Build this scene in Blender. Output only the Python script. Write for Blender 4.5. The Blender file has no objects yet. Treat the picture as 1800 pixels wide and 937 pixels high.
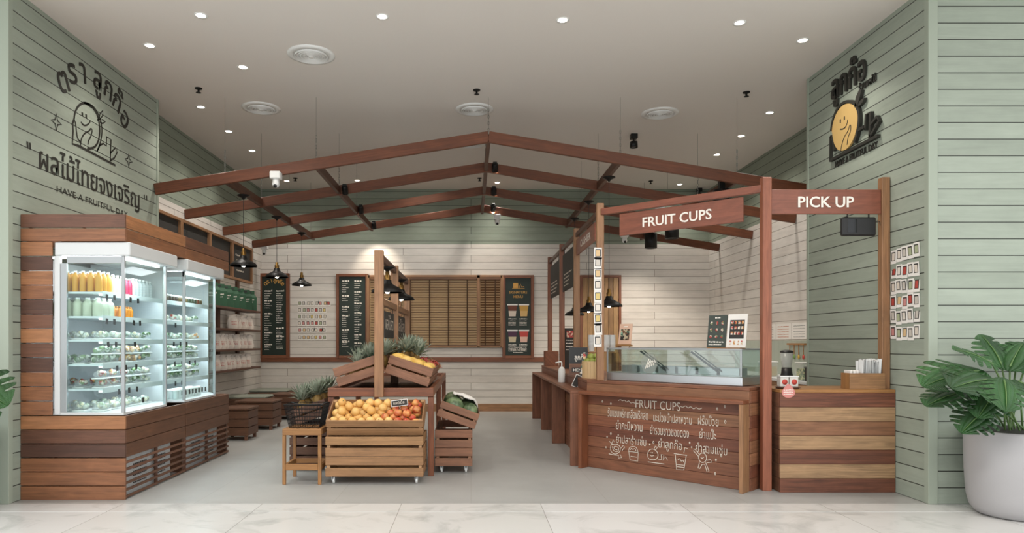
import bpy, bmesh, math, random
from mathutils import Vector, Matrix, Euler

# ------------------------------------------------------------------ camera
R = random.Random(7)
scene = bpy.context.scene
COL = scene.collection
F, CX, CY, H = 1200.0, 828.0, 601.0, 1.4          # focal length in px, principal point, eye height
cd = bpy.data.cameras.new('camera'); cam = bpy.data.objects.new('camera', cd); COL.objects.link(cam)
cam.location = (0, 0, H); cam.rotation_euler = (math.pi/2, 0, 0)
cd.sensor_width = 36; cd.lens = 36*F/1800
cd.shift_x = (900-CX)/1800; cd.shift_y = (CY-468.5)/1800
cd.clip_start = .05
scene.camera = cam
# ------------------------------------------------------------------ light
w = bpy.data.worlds.new('world'); scene.world = w; w.use_nodes = True
bg = w.node_tree.nodes['Background']; bg.inputs[0].default_value = (.93, .97, 1.0, 1); bg.inputs[1].default_value = 1.3
vs = scene.view_settings
vs.view_transform = 'Standard'; vs.look = 'None'; vs.gamma = 1; vs.use_curve_mapping = False
vs.exposure = 0.4
DOWN_W, TRACK_W, PEND_W, FRIDGE_W = 48.0, 30.0, 4.0, 9.0
CEIL = 4.48

def add_light(kind, name, loc, power, color=(1, .9, .78), parent=None, size=.05, angle=70, blend=.6, aim=None, sx=None, sy=None):
    l = bpy.data.lights.new(name, kind); l.energy = power; l.color = color
    if kind == 'SPOT':
        l.spot_size = math.radians(angle); l.spot_blend = blend; l.shadow_soft_size = size
    elif kind == 'AREA':
        l.shape = 'RECTANGLE'; l.size = sx; l.size_y = sy
    else:
        l.shadow_soft_size = size
    o = bpy.data.objects.new(name, l); COL.objects.link(o)
    o.location = loc
    if aim is not None:
        o.rotation_euler = Vector(aim).to_track_quat('-Z', 'Y').to_euler()
    if parent: o.parent = parent; o.location = Vector(loc)-ORG.get(parent.name, Vector())
    return o
# unseen area lights added over the concourse to brighten floor and ceiling
for xx in (-4.5, 0, 4.5):
    add_light('AREA', 'concourse_fill', (xx, 1.2, 4.44), 130, (1, .985, .97), aim=(0, .0, -1), sx=2.4, sy=1.2)

# ------------------------------------------------------------------ maths
def at(px, py, Y): return Vector(((px-CX)/F*Y, Y, H+(CY-py)/F*Y))
def onX(px, py, X):
    Y = X*F/(px-CX); return Vector((X, Y, H+(CY-py)/F*Y))
def onZ(px, py, z):
    Y = (H-z)*F/(py-CY); return Vector(((px-CX)/F*Y, Y, z))
def lin(h):
    h = h.lstrip('#'); c = [int(h[i:i+2], 16)/255 for i in (0, 2, 4)]
    return tuple(x/12.92 if x <= .04045 else ((x+.055)/1.055)**2.4 for x in c)+(1,)
V = Vector

# ------------------------------------------------------------------ materials
MATS = {}
def newmat(name):
    m = bpy.data.materials.new(name); m.use_nodes = True; MATS[name] = m
    nt = m.node_tree; return m, nt, nt.nodes['Principled BSDF']
def N(nt, t, **kw):
    n = nt.nodes.new(t)
    for k, v in kw.items():
        if k in n.inputs.keys(): n.inputs[k].default_value = v
        else: setattr(n, k, v)
    return n
def plain(name, c, rough=.6, metal=0, spec=.5):
    if name in MATS: return MATS[name]
    m, nt, b = newmat(name)
    b.inputs['Base Color'].default_value = lin(c); b.inputs['Roughness'].default_value = rough; b.inputs['Metallic'].default_value = metal
    b.inputs['Specular IOR Level'].default_value = spec
    return m
def emis(name, c, s):
    m, nt, b = newmat(name)
    b.inputs['Base Color'].default_value = lin(c); b.inputs['Emission Color'].default_value = lin(c); b.inputs['Emission Strength'].default_value = s
    return m
def mixc(nt, a, b, fac, mode='MIX'):
    n = nt.nodes.new('ShaderNodeMix'); n.data_type = 'RGBA'; n.blend_type = mode
    for s, v in ((n.inputs[0], fac), (n.inputs[6], a), (n.inputs[7], b)):
        if hasattr(v, 'is_output'): nt.links.new(v, s)
        else: s.default_value = v
    return n.outputs[2]
def wood(name, cols, rough=.5, grain=.35):
    """planks: every board (mesh island) takes its own tone, grain runs along u of the board's uv"""
    m, nt, b = newmat(name); L = nt.links.new
    uv = N(nt, 'ShaderNodeUVMap'); geo = N(nt, 'ShaderNodeNewGeometry')
    ramp = N(nt, 'ShaderNodeValToRGB'); ramp.color_ramp.interpolation = 'CONSTANT' if len(cols) > 2 else 'LINEAR'
    el = ramp.color_ramp.elements
    while len(el) < len(cols): el.new(.5)
    for i, c in enumerate(cols):
        el[i].position = i/len(cols) if len(cols) > 2 else i; el[i].color = lin(c)
    L(geo.outputs['Random Per Island'], ramp.inputs[0])
    mp = N(nt, 'ShaderNodeMapping'); mp.inputs['Scale'].default_value = (1.6, 34, 1); L(uv.outputs[0], mp.inputs[0])
    n1 = N(nt, 'ShaderNodeTexNoise', Scale=1.0, Detail=6.0, Roughness=.62, Distortion=1.2); L(mp.outputs[0], n1.inputs['Vector'])
    mp2 = N(nt, 'ShaderNodeMapping'); mp2.inputs['Scale'].default_value = (2.2, 6, 1); L(uv.outputs[0], mp2.inputs[0])
    n2 = N(nt, 'ShaderNodeTexNoise', Scale=1.0, Detail=3.0, Distortion=2.0); L(mp2.outputs[0], n2.inputs['Vector'])
    mr = N(nt, 'ShaderNodeMapRange'); L(n1.outputs[0], mr.inputs[0])
    mr.inputs[1].default_value = .3; mr.inputs[2].default_value = .72; mr.inputs[3].default_value = 1-grain; mr.inputs[4].default_value = 1+grain*.45
    mr2 = N(nt, 'ShaderNodeMapRange'); L(n2.outputs[0], mr2.inputs[0])
    mr2.inputs[1].default_value = .3; mr2.inputs[2].default_value = .7; mr2.inputs[3].default_value = .85; mr2.inputs[4].default_value = 1.12
    c1 = mixc(nt, ramp.outputs[0], mr.outputs[0], 1.0, 'MULTIPLY')
    c2 = mixc(nt, c1, mr2.outputs[0], 1.0, 'MULTIPLY')
    L(c2, b.inputs['Base Color']); b.inputs['Roughness'].default_value = rough
    bp = N(nt, 'ShaderNodeBump', Strength=.12, Distance=.003); L(n1.outputs[0], bp.inputs['Height']); L(bp.outputs[0], b.inputs['Normal'])
    return m
def plankwall(name, axis, cols, split=None, cols2=None, row=.143, off=.0, gap='#33362f'):
    m, nt, b = newmat(name); L = nt.links.new
    tc = N(nt, 'ShaderNodeTexCoord'); sp = N(nt, 'ShaderNodeSeparateXYZ'); L(tc.outputs['Object'], sp.inputs[0])
    u = sp.outputs[axis]; z = sp.outputs[2]
    cb = N(nt, 'ShaderNodeCombineXYZ'); L(u, cb.inputs[0]); 
    ad = N(nt, 'ShaderNodeMath', operation='ADD'); L(z, ad.inputs[0]); ad.inputs[1].default_value = off; L(ad.outputs[0], cb.inputs[1])
    def brick(ca, cb_, mo):
        br = N(nt, 'ShaderNodeTexBrick', offset=.37, offset_frequency=2)
        L(cb.outputs[0], br.inputs['Vector'])
        br.inputs['Scale'].default_value = 1; br.inputs['Brick Width'].default_value = 3.7 if mo != gap else 30; br.inputs['Row Height'].default_value = row
        br.inputs['Mortar Size'].default_value = .0045; br.inputs['Mortar Smooth'].default_value = .1
        br.inputs['Color1'].default_value = lin(ca); br.inputs['Color2'].default_value = lin(cb_); br.inputs['Mortar'].default_value = lin(mo)
        return br
    b1 = brick(cols[0], cols[1], gap); col = b1.outputs[0]
    if split:
        b2 = brick(cols2[0], cols2[1], '#8b8378')
        gt = N(nt, 'ShaderNodeMath', operation='GREATER_THAN'); L(z, gt.inputs[0]); gt.inputs[1].default_value = split
        col = mixc(nt, b2.outputs[0], b1.outputs[0], gt.outputs[0])
    mp = N(nt, 'ShaderNodeMapping'); mp.inputs['Scale'].default_value = (1.4, 22, 1); L(cb.outputs[0], mp.inputs[0])
    n1 = N(nt, 'ShaderNodeTexNoise', Scale=1.0, Detail=5.0, Roughness=.6, Distortion=.8); L(mp.outputs[0], n1.inputs['Vector'])
    mp2 = N(nt, 'ShaderNodeMapping'); mp2.inputs['Scale'].default_value = (1.1, 3.0, 1); L(cb.outputs[0], mp2.inputs[0])
    n2 = N(nt, 'ShaderNodeTexNoise', Scale=1.0, Detail=4.0, Roughness=.7); L(mp2.outputs[0], n2.inputs['Vector'])
    mr = N(nt, 'ShaderNodeMapRange'); L(n1.outputs[0], mr.inputs[0])
    for i, v in ((1, .3), (2, .7), (3, .93), (4, 1.05)): mr.inputs[i].default_value = v
    mr2 = N(nt, 'ShaderNodeMapRange'); L(n2.outputs[0], mr2.inputs[0])
    for i, v in ((1, .3), (2, .7), (3, .88), (4, 1.07)): mr2.inputs[i].default_value = v
    c = mixc(nt, mixc(nt, col, mr.outputs[0], 1.0, 'MULTIPLY'), mr2.outputs[0], 1.0, 'MULTIPLY')
    L(c, b.inputs['Base Color']); b.inputs['Roughness'].default_value = .62
    iv = N(nt, 'ShaderNodeMath', operation='SUBTRACT'); iv.inputs[0].default_value = 1; L(b1.outputs['Fac'], iv.inputs[1])
    bp = N(nt, 'ShaderNodeBump', Strength=.5, Distance=.004); L(iv.outputs[0], bp.inputs['Height']); L(bp.outputs[0], b.inputs['Normal'])
    return m
def tilefloor(name, ca, cb_, mo, bw, bh, rough, mort=.003):
    m, nt, b = newmat(name); L = nt.links.new
    tc = N(nt, 'ShaderNodeTexCoord')
    br = N(nt, 'ShaderNodeTexBrick', offset=0.0); L(tc.outputs['Object'], br.inputs['Vector'])
    br.inputs['Scale'].default_value = 1; br.inputs['Brick Width'].default_value = bw; br.inputs['Row Height'].default_value = bh; br.inputs['Mortar Size'].default_value = mort
    br.inputs['Color1'].default_value = lin(ca); br.inputs['Color2'].default_value = lin(cb_); br.inputs['Mortar'].default_value = lin(mo)
    n2 = N(nt, 'ShaderNodeTexNoise', Scale=2.5, Detail=6.0, Roughness=.7); L(tc.outputs['Object'], n2.inputs['Vector'])
    mr = N(nt, 'ShaderNodeMapRange'); L(n2.outputs[0], mr.inputs[0])
    for i, v in ((1, .3), (2, .7), (3, .94), (4, 1.04)): mr.inputs[i].default_value = v
    L(mixc(nt, br.outputs[0], mr.outputs[0], 1.0, 'MULTIPLY'), b.inputs['Base Color']); b.inputs['Roughness'].default_value = rough
    return m
def marble(name):
    m, nt, b = newmat(name); L = nt.links.new
    tc = N(nt, 'ShaderNodeTexCoord')
    n0 = N(nt, 'ShaderNodeTexNoise', Scale=1.6, Detail=8.0, Roughness=.62, Distortion=1.4); L(tc.outputs['Object'], n0.inputs['Vector'])
    r = N(nt, 'ShaderNodeValToRGB'); L(n0.outputs[0], r.inputs[0])
    e = r.color_ramp.elements; e[0].position = .30; e[0].color = lin('#bfbfbd'); e[1].position = .47; e[1].color = lin('#d8d7d5')
    x = e.new(.40); x.color = lin('#cdccca')
    br = N(nt, 'ShaderNodeTexBrick', offset=.5); L(tc.outputs['Object'], br.inputs['Vector'])
    br.inputs['Scale'].default_value = 1; br.inputs['Brick Width'].default_value = 1.2; br.inputs['Row Height'].default_value = 1.2; br.inputs['Mortar Size'].default_value = .0025
    for k, c in (('Color1', '#ffffff'), ('Color2', '#f6f6f4'), ('Mortar', '#b5b2ad')): br.inputs[k].default_value = lin(c)
    L(mixc(nt, r.outputs[0], br.outputs[0], 1.0, 'MULTIPLY'), b.inputs['Base Color']); b.inputs['Roughness'].default_value = .22
    return m
def produce(name, ca, cb_, scale=6, rough=.45, rnd=.12, ramp=None):
    """fruit skin: blotchy mix of two tones, slightly different on every single fruit"""
    m, nt, b = newmat(name); L = nt.links.new
    tc = N(nt, 'ShaderNodeTexCoord'); oi = N(nt, 'ShaderNodeObjectInfo')
    vm = N(nt, 'ShaderNodeVectorMath', operation='MULTIPLY_ADD'); L(oi.outputs['Random'], vm.inputs[0]); vm.inputs[1].default_value = (37, 17, 29); L(tc.outputs['Object'], vm.inputs[2])
    n = N(nt, 'ShaderNodeTexNoise', Scale=scale, Detail=4.0, Roughness=.6); L(vm.outputs[0], n.inputs['Vector'])
    r = N(nt, 'ShaderNodeValToRGB'); L(n.outputs[0], r.inputs[0])
    e = r.color_ramp.elements; e[0].position = .38; e[0].color = lin(ca); e[1].position = .62; e[1].color = lin(cb_)
    mr = N(nt, 'ShaderNodeMapRange'); L(oi.outputs['Random'], mr.inputs[0]); mr.inputs[3].default_value = 1-rnd; mr.inputs[4].default_value = 1+rnd
    L(mixc(nt, r.outputs[0], mr.outputs[0], 1.0, 'MULTIPLY'), b.inputs['Base Color']); b.inputs['Roughness'].default_value = rough
    return m
def palette(name, cols, rough=.5, scale=26):
    """printed or packed mixture: small patches from a palette, shifted for every object"""
    m, nt, b = newmat(name); L = nt.links.new
    tc = N(nt, 'ShaderNodeTexCoord'); oi = N(nt, 'ShaderNodeObjectInfo')
    vm = N(nt, 'ShaderNodeVectorMath', operation='MULTIPLY_ADD'); L(oi.outputs['Random'], vm.inputs[0]); vm.inputs[1].default_value = (51, 23, 31); L(tc.outputs['Object'], vm.inputs[2])
    vo = N(nt, 'ShaderNodeTexVoronoi', Scale=scale); L(vm.outputs[0], vo.inputs['Vector'])
    sp = N(nt, 'ShaderNodeSeparateColor'); L(vo.outputs['Color'], sp.inputs[0])
    r = N(nt, 'ShaderNodeValToRGB'); r.color_ramp.interpolation = 'CONSTANT'; L(sp.outputs[0], r.inputs[0])
    e = r.color_ramp.elements
    while len(e) < len(cols): e.new(.5)
    for i, c in enumerate(cols): e[i].position = i/len(cols); e[i].color = lin(c)
    L(r.outputs[0], b.inputs['Base Color']); b.inputs['Roughness'].default_value = rough
    return m
def perobj(name, cols, rough=.5):
    """one colour from the palette for each object"""
    m, nt, b = newmat(name); L = nt.links.new
    oi = N(nt, 'ShaderNodeObjectInfo'); r = N(nt, 'ShaderNodeValToRGB'); r.color_ramp.interpolation = 'CONSTANT'; L(oi.outputs['Random'], r.inputs[0])
    e = r.color_ramp.elements
    while len(e) < len(cols): e.new(.5)
    for i, c in enumerate(cols): e[i].position = i/len(cols); e[i].color = lin(c)
    L(r.outputs[0], b.inputs['Base Color']); b.inputs['Roughness'].default_value = rough
    return m
def glass(name, tint='#f4fbfa', refl=.03):
    m, nt, b = newmat(name); L = nt.links.new; nt.nodes.remove(b)
    t = N(nt, 'ShaderNodeBsdfTransparent'); t.inputs[0].default_value = lin(tint)
    g = N(nt, 'ShaderNodeBsdfGlossy', Roughness=.02); fr = N(nt, 'ShaderNodeLayerWeight', Blend=.5)
    pw = N(nt, 'ShaderNodeMath', operation='POWER'); L(fr.outputs['Facing'], pw.inputs[0]); pw.inputs[1].default_value = 5
    ma = N(nt, 'ShaderNodeMath', operation='MULTIPLY_ADD'); L(pw.outputs[0], ma.inputs[0]); ma.inputs[1].default_value = .3; ma.inputs[2].default_value = refl
    mx = N(nt, 'ShaderNodeMixShader'); L(ma.outputs[0], mx.inputs[0]); L(t.outputs[0], mx.inputs[1]); L(g.outputs[0], mx.inputs[2])
    L(mx.outputs[0], nt.nodes['Material Output'].inputs[0]); return m
def clearplastic(name, tint='#ffffff', alpha=.45):
    m, nt, b = newmat(name)
    b.inputs['Base Color'].default_value = lin(tint); b.inputs['Alpha'].default_value = alpha; b.inputs['Roughness'].default_value = .25
    return m

SAGE = ('#a0a99b', '#959e90'); CREAM = ('#ddd8d1', '#d4cdc5')
M_wx = plankwall('sage_planks_x', 0, SAGE); M_wy = plankwall('sage_planks_y', 1, SAGE)
M_wbx = plankwall('two_tone_planks_x', 0, ('#929b8c', '#868f80'), 3.37, CREAM, gap='#3a3f37')
M_wby = plankwall('two_tone_planks_y', 1, ('#929b8c', '#868f80'), 3.37, CREAM, gap='#3a3f37')
M_sage = plain('sage_paint', '#9da697', .6)
M_ceil = plain('ceiling_paint', '#dcd6cf', .9)
M_tile = tilefloor('grey_floor_tile', '#aaaaa7', '#a6a6a3', '#999894', 1.2, 1.2, .38)
M_marb = marble('white_marble')
W_red = wood('red_brown_timber', ('#8f593b', '#7e4b31'), .45); W_raft = wood('rafter_timber', ('#80492c', '#6c3d25'), .5); W_rose = wood('pinkish_post_timber', ('#9c6148', '#95583f'), .5)
W_dark = wood('dark_brown_timber', ('#6b4431', '#583726'), .5)
W_clad = wood('mixed_cladding', ('#6b4735', '#9d6a46', '#573a2d', '#a8734c', '#744c37', '#8d5d3e'), .5)
W_deep = wood('deep_cladding', ('#704a37', '#62402f', '#7b543f', '#684632'), .5)
W_pick = wood('pick_up_cladding', ('#85492f', '#b5885c', '#8f6443', '#b98e64', '#7c442d', '#a87d52'), .45)
W_chalk = wood('counter_cladding', ('#85523a', '#734431', '#8e6245', '#784832', '#83543c'), .5)
W_crate = wood('honey_crate_boards', ('#ab8359', '#a0784f', '#b38c63', '#9a724d'), .55)
W_crate2 = wood('brown_crate_boards', ('#96694b', '#875a41', '#a17555', '#8c6148'), .55)
W_stool = wood('light_stool_timber', ('#a97a49', '#9b6d3f'), .5, .25)
W_tan = wood('tan_timber', ('#a57a57', '#99704e'), .5)
W_oak = wood('oak_door_boards', ('#a07b52', '#8f6c47', '#a88459'), .5)
W_sign = wood('sign_board', ('#8c533e', '#844c38'), .45, .22)
W_blind = wood('blind_slats', ('#7a5230', '#694425'), .4, .2)
W_light = wood('pale_planks', ('#b5936f', '#aa8763'), .5, .4); W_pdark = wood('dark_pick_up_planks', ('#80503b', '#754733'), .5, .5); W_mid = wood('mid_planks', ('#94694b', '#8d6246'), .5); M_black = plain('black_metal', '#1b1a19', .42, .4); M_blackp = plain('black_plastic', '#1c1c1d', .45)
M_wire = plain('black_wire', '#161616', .4, .5)
M_white = plain('white_plastic', '#e6e6e3', .45); M_wpaper = plain('white_paper', '#ece8e2', .8)
M_brass = plain('brass', '#8a6a3a', .35, .9); M_steel = plain('brushed_steel', '#c9ccce', .3, .9)
M_alu = plain('grey_aluminium', '#a7abac', .4, .6); M_chain = plain('galvanised_chain', '#8d8d88', .4, .8)
M_logo = plain('black_paint', '#2b2a24', .6); M_yel = plain('logo_yellow', '#c9a768', .6)
M_letter = plain('white_lettering', '#efe9df', .6); M_chalkw = plain('white_chalk', '#d9cfc0', .9)
M_board = plain('dark_green_board', '#16271f', .5); M_slate = plain('black_slate', '#33312e', .7)
M_gold = plain('gold_print', '#c99a4e', .6)
M_lamp = emis('downlight_lens', '#fff3df', 14); M_bulb = emis('pendant_bulb', '#fff4e2', 22); M_led = emis('shelf_led', '#eef6ff', 11); M_tube = emis('fridge_tube', '#f2f8ff', 7)
M_fr = plain('fridge_white', '#d2d5d5', .4)
G = glass('clear_glass'); G2 = glass('showcase_glass', '#f2f7f5', .09)
M_photo = palette('photo_print', ('#2d2b2a', '#b7352f', '#d9b98a', '#3c3a36', '#e6ded2', '#2c4a34', '#d98a35', '#d6cfc6'), .4, 34)
M_cardpic = perobj('card_picture', ('#d9cfc2', '#b5483f', '#d8b98a', '#c9c2b8', '#d7c07a', '#a9b08f', '#e0d8cd', '#c98a86'), .5); M_orange = produce('orange_peel', '#dfab5e', '#e6bd78', 5); M_apple = produce('apple_skin', '#b53a2a', '#dba35c', 9, .3)
M_mango = produce('mango_skin', '#d9ae55', '#e3bd6c', 5, .45); M_guava = produce('guava_skin', '#7f8a37', '#a3a455', 6)
M_dragon = produce('dragon_fruit_skin', '#b53038', '#cf5a52', 7, .5); M_melon = produce('watermelon_rind', '#30452b', '#74865f', 9, .35)
M_pine = produce('pineapple_skin', '#7b5c2c', '#93743a', 25, .6); M_crown = produce('pineapple_leaf', '#5d6b56', '#a5ab98', 8, .55)
M_leaf = produce('monstera_leaf', '#1f421c', '#366130', 3, .32, .25); M_stem = plain('plant_stem', '#5d7a45', .5)
M_stemd = plain('aerial_stem', '#4f5a38', .6)
M_pot = plain('pot_glaze', '#aaa8a9', .45); M_soil = plain('dark_soil', '#3a332c', .9); M_peb = plain('white_pebble', '#d5d2cb', .7)
M_straw = plain('wood_wool', '#b99d68', .8)
M_cush = plain('grey_green_cushion', '#8b8f82', .8)
M_red = plain('red_print', '#c0463a', .6)

# ------------------------------------------------------------------ mesh builder
ORG = {}
class MB:
    def __init__(s): s.v = []; s.f = []; s.uv = []; s.mi = []; s.sm = []
    def add(s, vs_, fs, mi=0, uvs=None, smooth=False, M=None):
        o = len(s.v)
        s.v += [(M @ V(p)) if M else V(p) for p in vs_]
        for k, f in enumerate(fs):
            s.f.append([o+i for i in f]); s.mi.append(mi); s.sm.append(smooth)
            s.uv.append(uvs[k] if uvs else [(vs_[i][0]*.7+vs_[i][2]*.3, vs_[i][1]*.7+vs_[i][2]) for i in f])
        return s
    def box(s, c, d, M=None, mi=0):
        c = V(c); hx, hy, hz = [q/2 for q in d]
        p = [c+V((a*hx, b*hy, e*hz)) for e in (-1, 1) for b in (-1, 1) for a in (-1, 1)]
        fs = [(0, 2, 3, 1), (4, 5, 7, 6), (0, 1, 5, 4), (2, 6, 7, 3), (0, 4, 6, 2), (1, 3, 7, 5)]
        ax = max(range(3), key=lambda i: d[i]); o1, o2 = [i for i in range(3) if i != ax]
        r1, r2 = R.random()*20, R.random()*20
        uvs = [[(p[i][ax]+r1, p[i][o1]+p[i][o2]+r2) for i in f] for f in fs]
        return s.add(p, fs, mi, uvs, False, M)
    def bb(s, x0, x1, y0, y1, z0, z1, mi=0, M=None):
        return s.box(((x0+x1)/2, (y0+y1)/2, (z0+z1)/2), (abs(x1-x0), abs(y1-y0), abs(z1-z0)), M, mi)
    def beam(s, a, b, w_, h_, mi=0, up=(0, 0, 1), M=None):
        a, b = V(a), V(b); d = b-a; L = d.length; x = d/L; up = V(up)
        y = up.cross(x)
        if y.length < 1e-4: y = V((0, 1, 0)).cross(x)
        y.normalize(); z = x.cross(y)
        T = Matrix((x, y, z)).transposed().to_4x4(); T.translation = (a+b)/2
        return s.box((0, 0, 0), (L, w_, h_), (M @ T) if M else T, mi)
    def tube(s, pts, r, n=8, mi=0, M=None, cap=True):
        pts = [V(p) for p in pts]; rs = r if isinstance(r, (list, tuple)) else [r]*len(pts)
        vs_, fs = [], []; px = None
        for i, p in enumerate(pts):
            t = (pts[min(i+1, len(pts)-1)]-pts[max(i-1, 0)]).normalized()
            a = px-t*px.dot(t) if px is not None else t.cross(V((0, 0, 1)) if abs(t.z) < .9 else V((1, 0, 0)))
            if a.length < 1e-5: a = t.orthogonal()
            a.normalize(); px = a; b = t.cross(a)
            for k in range(n):
                g = 2*math.pi*k/n; vs_.append(p+(a*math.cos(g)+b*math.sin(g))*rs[i])
        for i in range(len(pts)-1):
            for k in range(n):
                fs.append((i*n+k, i*n+(k+1) % n, (i+1)*n+(k+1) % n, (i+1)*n+k))
        s.add(vs_, fs, mi, None, n > 5, M)
        if cap: s.add(vs_[:n], [tuple(reversed(range(n)))], mi, None, False, M); s.add(vs_[-n:], [tuple(range(n))], mi, None, False, M)
        return s
    def lathe(s, prof, n=24, c=(0, 0, 0), mi=0, M=None, smooth=True):
        c = V(c); vs_, fs = [], []
        for (r, z) in prof:
            for k in range(n):
                g = 2*math.pi*k/n; vs_.append(c+V((r*math.cos(g), r*math.sin(g), z)))
        for i in range(len(prof)-1):
            for k in range(n):
                fs.append((i*n+k, i*n+(k+1) % n, (i+1)*n+(k+1) % n, (i+1)*n+k))
        s.add(vs_, fs, mi, None, smooth, M)
        for idx, rev in ((0, True), (len(prof)-1, False)):
            if prof[idx][0] > 1e-4:
                ring = vs_[idx*n:(idx+1)*n]; f = tuple(range(n)); s.add(ring, [f[::-1] if rev else f], mi, None, False, M)
        return s
    def ball(s, c, r, n=12, m=8, mi=0, M=None, fn=None):
        c = V(c); rx, ry, rz = (r, r, r) if not hasattr(r, '__len__') else r
        vs_, fs = [], []
        for i in range(m+1):
            ph = math.pi*i/m
            for k in range(n):
                g = 2*math.pi*k/n
                d = V((math.sin(ph)*math.cos(g), math.sin(ph)*math.sin(g), -math.cos(ph))); q = fn(d) if fn else 1
                vs_.append(c+V((d.x*rx, d.y*ry, d.z*rz))*q)
        for i in range(m):
            for k in range(n):
                fs.append((i*n+k, i*n+(k+1) % n, (i+1)*n+(k+1) % n, (i+1)*n+k))
        return s.add(vs_, fs, mi, None, True, M)
    def prism(s, poly, z0, z1, mi=0, M=None):
        n = len(poly); vs_ = [V((p[0], p[1], z0)) for p in poly]+[V((p[0], p[1], z1)) for p in poly]
        fs = [tuple(reversed(range(n))), tuple(range(n, 2*n))]+[(i, (i+1) % n, n+(i+1) % n, n+i) for i in range(n)]
        uvs = [[(vs_[i].x, vs_[i].y) for i in f] for f in fs[:2]]
        for i in range(n):
            L = (vs_[(i+1) % n]-vs_[i]).length; uvs.append([(0+i*3, z0), (L+i*3, z0), (L+i*3, z1), (0+i*3, z1)])
        return s.add(vs_, fs, mi, uvs, False, M)
    def plane(s, o, r, u, w_, h_, mi=0, th=0):
        """rectangle from its lower-left corner o along r and u; th gives it thickness away from the viewer"""
        o, r, u = V(o), V(r).normalized(), V(u).normalized(); n = r.cross(u)
        p = [o, o+r*w_, o+r*w_+u*h_, o+u*h_]
        if th <= 0: return s.add(p, [(0, 1, 2, 3)], mi)
        q = [x-n*th for x in p]
        return s.add(p+q, [(0, 1, 2, 3), (7, 6, 5, 4), (0, 4, 5, 1), (1, 5, 6, 2), (2, 6, 7, 3), (3, 7, 4, 0)], mi)
    def ribbon(s, pts, wd, n, mi=0, closed=False, th=0.0):
        """brush line of constant width along pts lying in a plane with normal n (raised by th)"""
        pts = [V(p) for p in pts]; n = V(n).normalized(); L = len(pts); vs_ = []
        for i, p in enumerate(pts):
            a = pts[(i-1) % L] if closed or i > 0 else p; b = pts[(i+1) % L] if closed or i < L-1 else p
            t = (b-a).normalized(); sd = n.cross(t).normalized()*wd/2
            vs_ += [p+sd, p-sd]
        if th > 0:
            k = len(vs_); vs_ = vs_+[p+n*th for p in vs_]
        fs = []
        for i in range(L if closed else L-1):
            a, b, c, d = 2*i, 2*i+1, 2*((i+1) % L)+1, 2*((i+1) % L)
            if th > 0:
                fs += [(a, b, c, d), (d+k, c+k, b+k, a+k), (a, d, d+k, a+k), (b, b+k, c+k, c)]
            else: fs.append((d, c, b, a))
        if th > 0 and not closed:
            e = 2*(L-1); fs += [(0, k, 1+k, 1), (e, e+1, e+1+k, e+k)]
        return s.add(vs_, fs, mi)
    def build(s, name, mats, parent=None, loc=None, bevel=0, recenter=False):
        if not isinstance(mats, (list, tuple)): mats = [mats]
        if parent: off = ORG.get(parent.name, V((0, 0, 0)))
        elif loc is not None: off = V((0, 0, 0))
        elif recenter:
            xs = [p.x for p in s.v]; ys = [p.y for p in s.v]; off = V(((min(xs)+max(xs))/2, (min(ys)+max(ys))/2, min(p.z for p in s.v)))
        else: off = V((0, 0, 0))
        me = bpy.data.meshes.new(name); me.from_pydata([p-off for p in s.v], [], s.f)
        ul = me.uv_layers.new(name='UVMap'); i = 0; buf = [0.0]*(2*len(me.loops))
        for u in s.uv:
            for q in u: buf[i] = q[0]; buf[i+1] = q[1]; i += 2
        ul.data.foreach_set('uv', buf)
        me.polygons.foreach_set('material_index', s.mi); me.polygons.foreach_set('use_smooth', s.sm)
        for m in mats: me.materials.append(m)
        me.update()
        o = bpy.data.objects.new(name, me); COL.objects.link(o)
        if parent: o.parent = parent; ORG[o.name] = off
        else:
            o.location = V(loc) if loc is not None else off
            ORG[o.name] = V(o.location) if loc is None else V((0, 0, 0))
        if bevel:
            b = o.modifiers.new('edge', 'BEVEL'); b.width = bevel; b.segments = 1; b.limit_method = 'ANGLE'
        return o

def tag(o, label, cat, group=None, kind=None):
    o['label'] = label; o['category'] = cat
    if group: o['group'] = group
    if kind: o['kind'] = kind
    return o
def thing(name, label, cat, loc=(0, 0, 0), group=None):
    o = bpy.data.objects.new(name, None); COL.objects.link(o); o.location = loc; o.empty_display_size = .1
    ORG[o.name] = V(loc); return tag(o, label, cat, group)
def struct(o): o['kind'] = 'structure'; return o
def dup(o, parent=None):
    c = o.copy(); COL.objects.link(c)
    if parent: c.parent = parent
    for ch in list(o.children):
        dup(ch, c)
    return c
def place(o, loc, rot=(0, 0, 0), label=None, group=None, sc=None):
    o.location = loc; o.rotation_euler = rot
    if sc: o.scale = (sc, sc, sc) if not hasattr(sc, '__len__') else sc
    if label: o['label'] = label
    if group: o['group'] = group
    return o
class Maker:
    """first call hands out the prototype, later calls copies of it"""
    def __init__(s, proto): s.p = proto; s.used = False
    def __call__(s, *a, **k):
        o = dup(s.p) if s.used else s.p
        s.used = True; return place(o, *a, **k)

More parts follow.
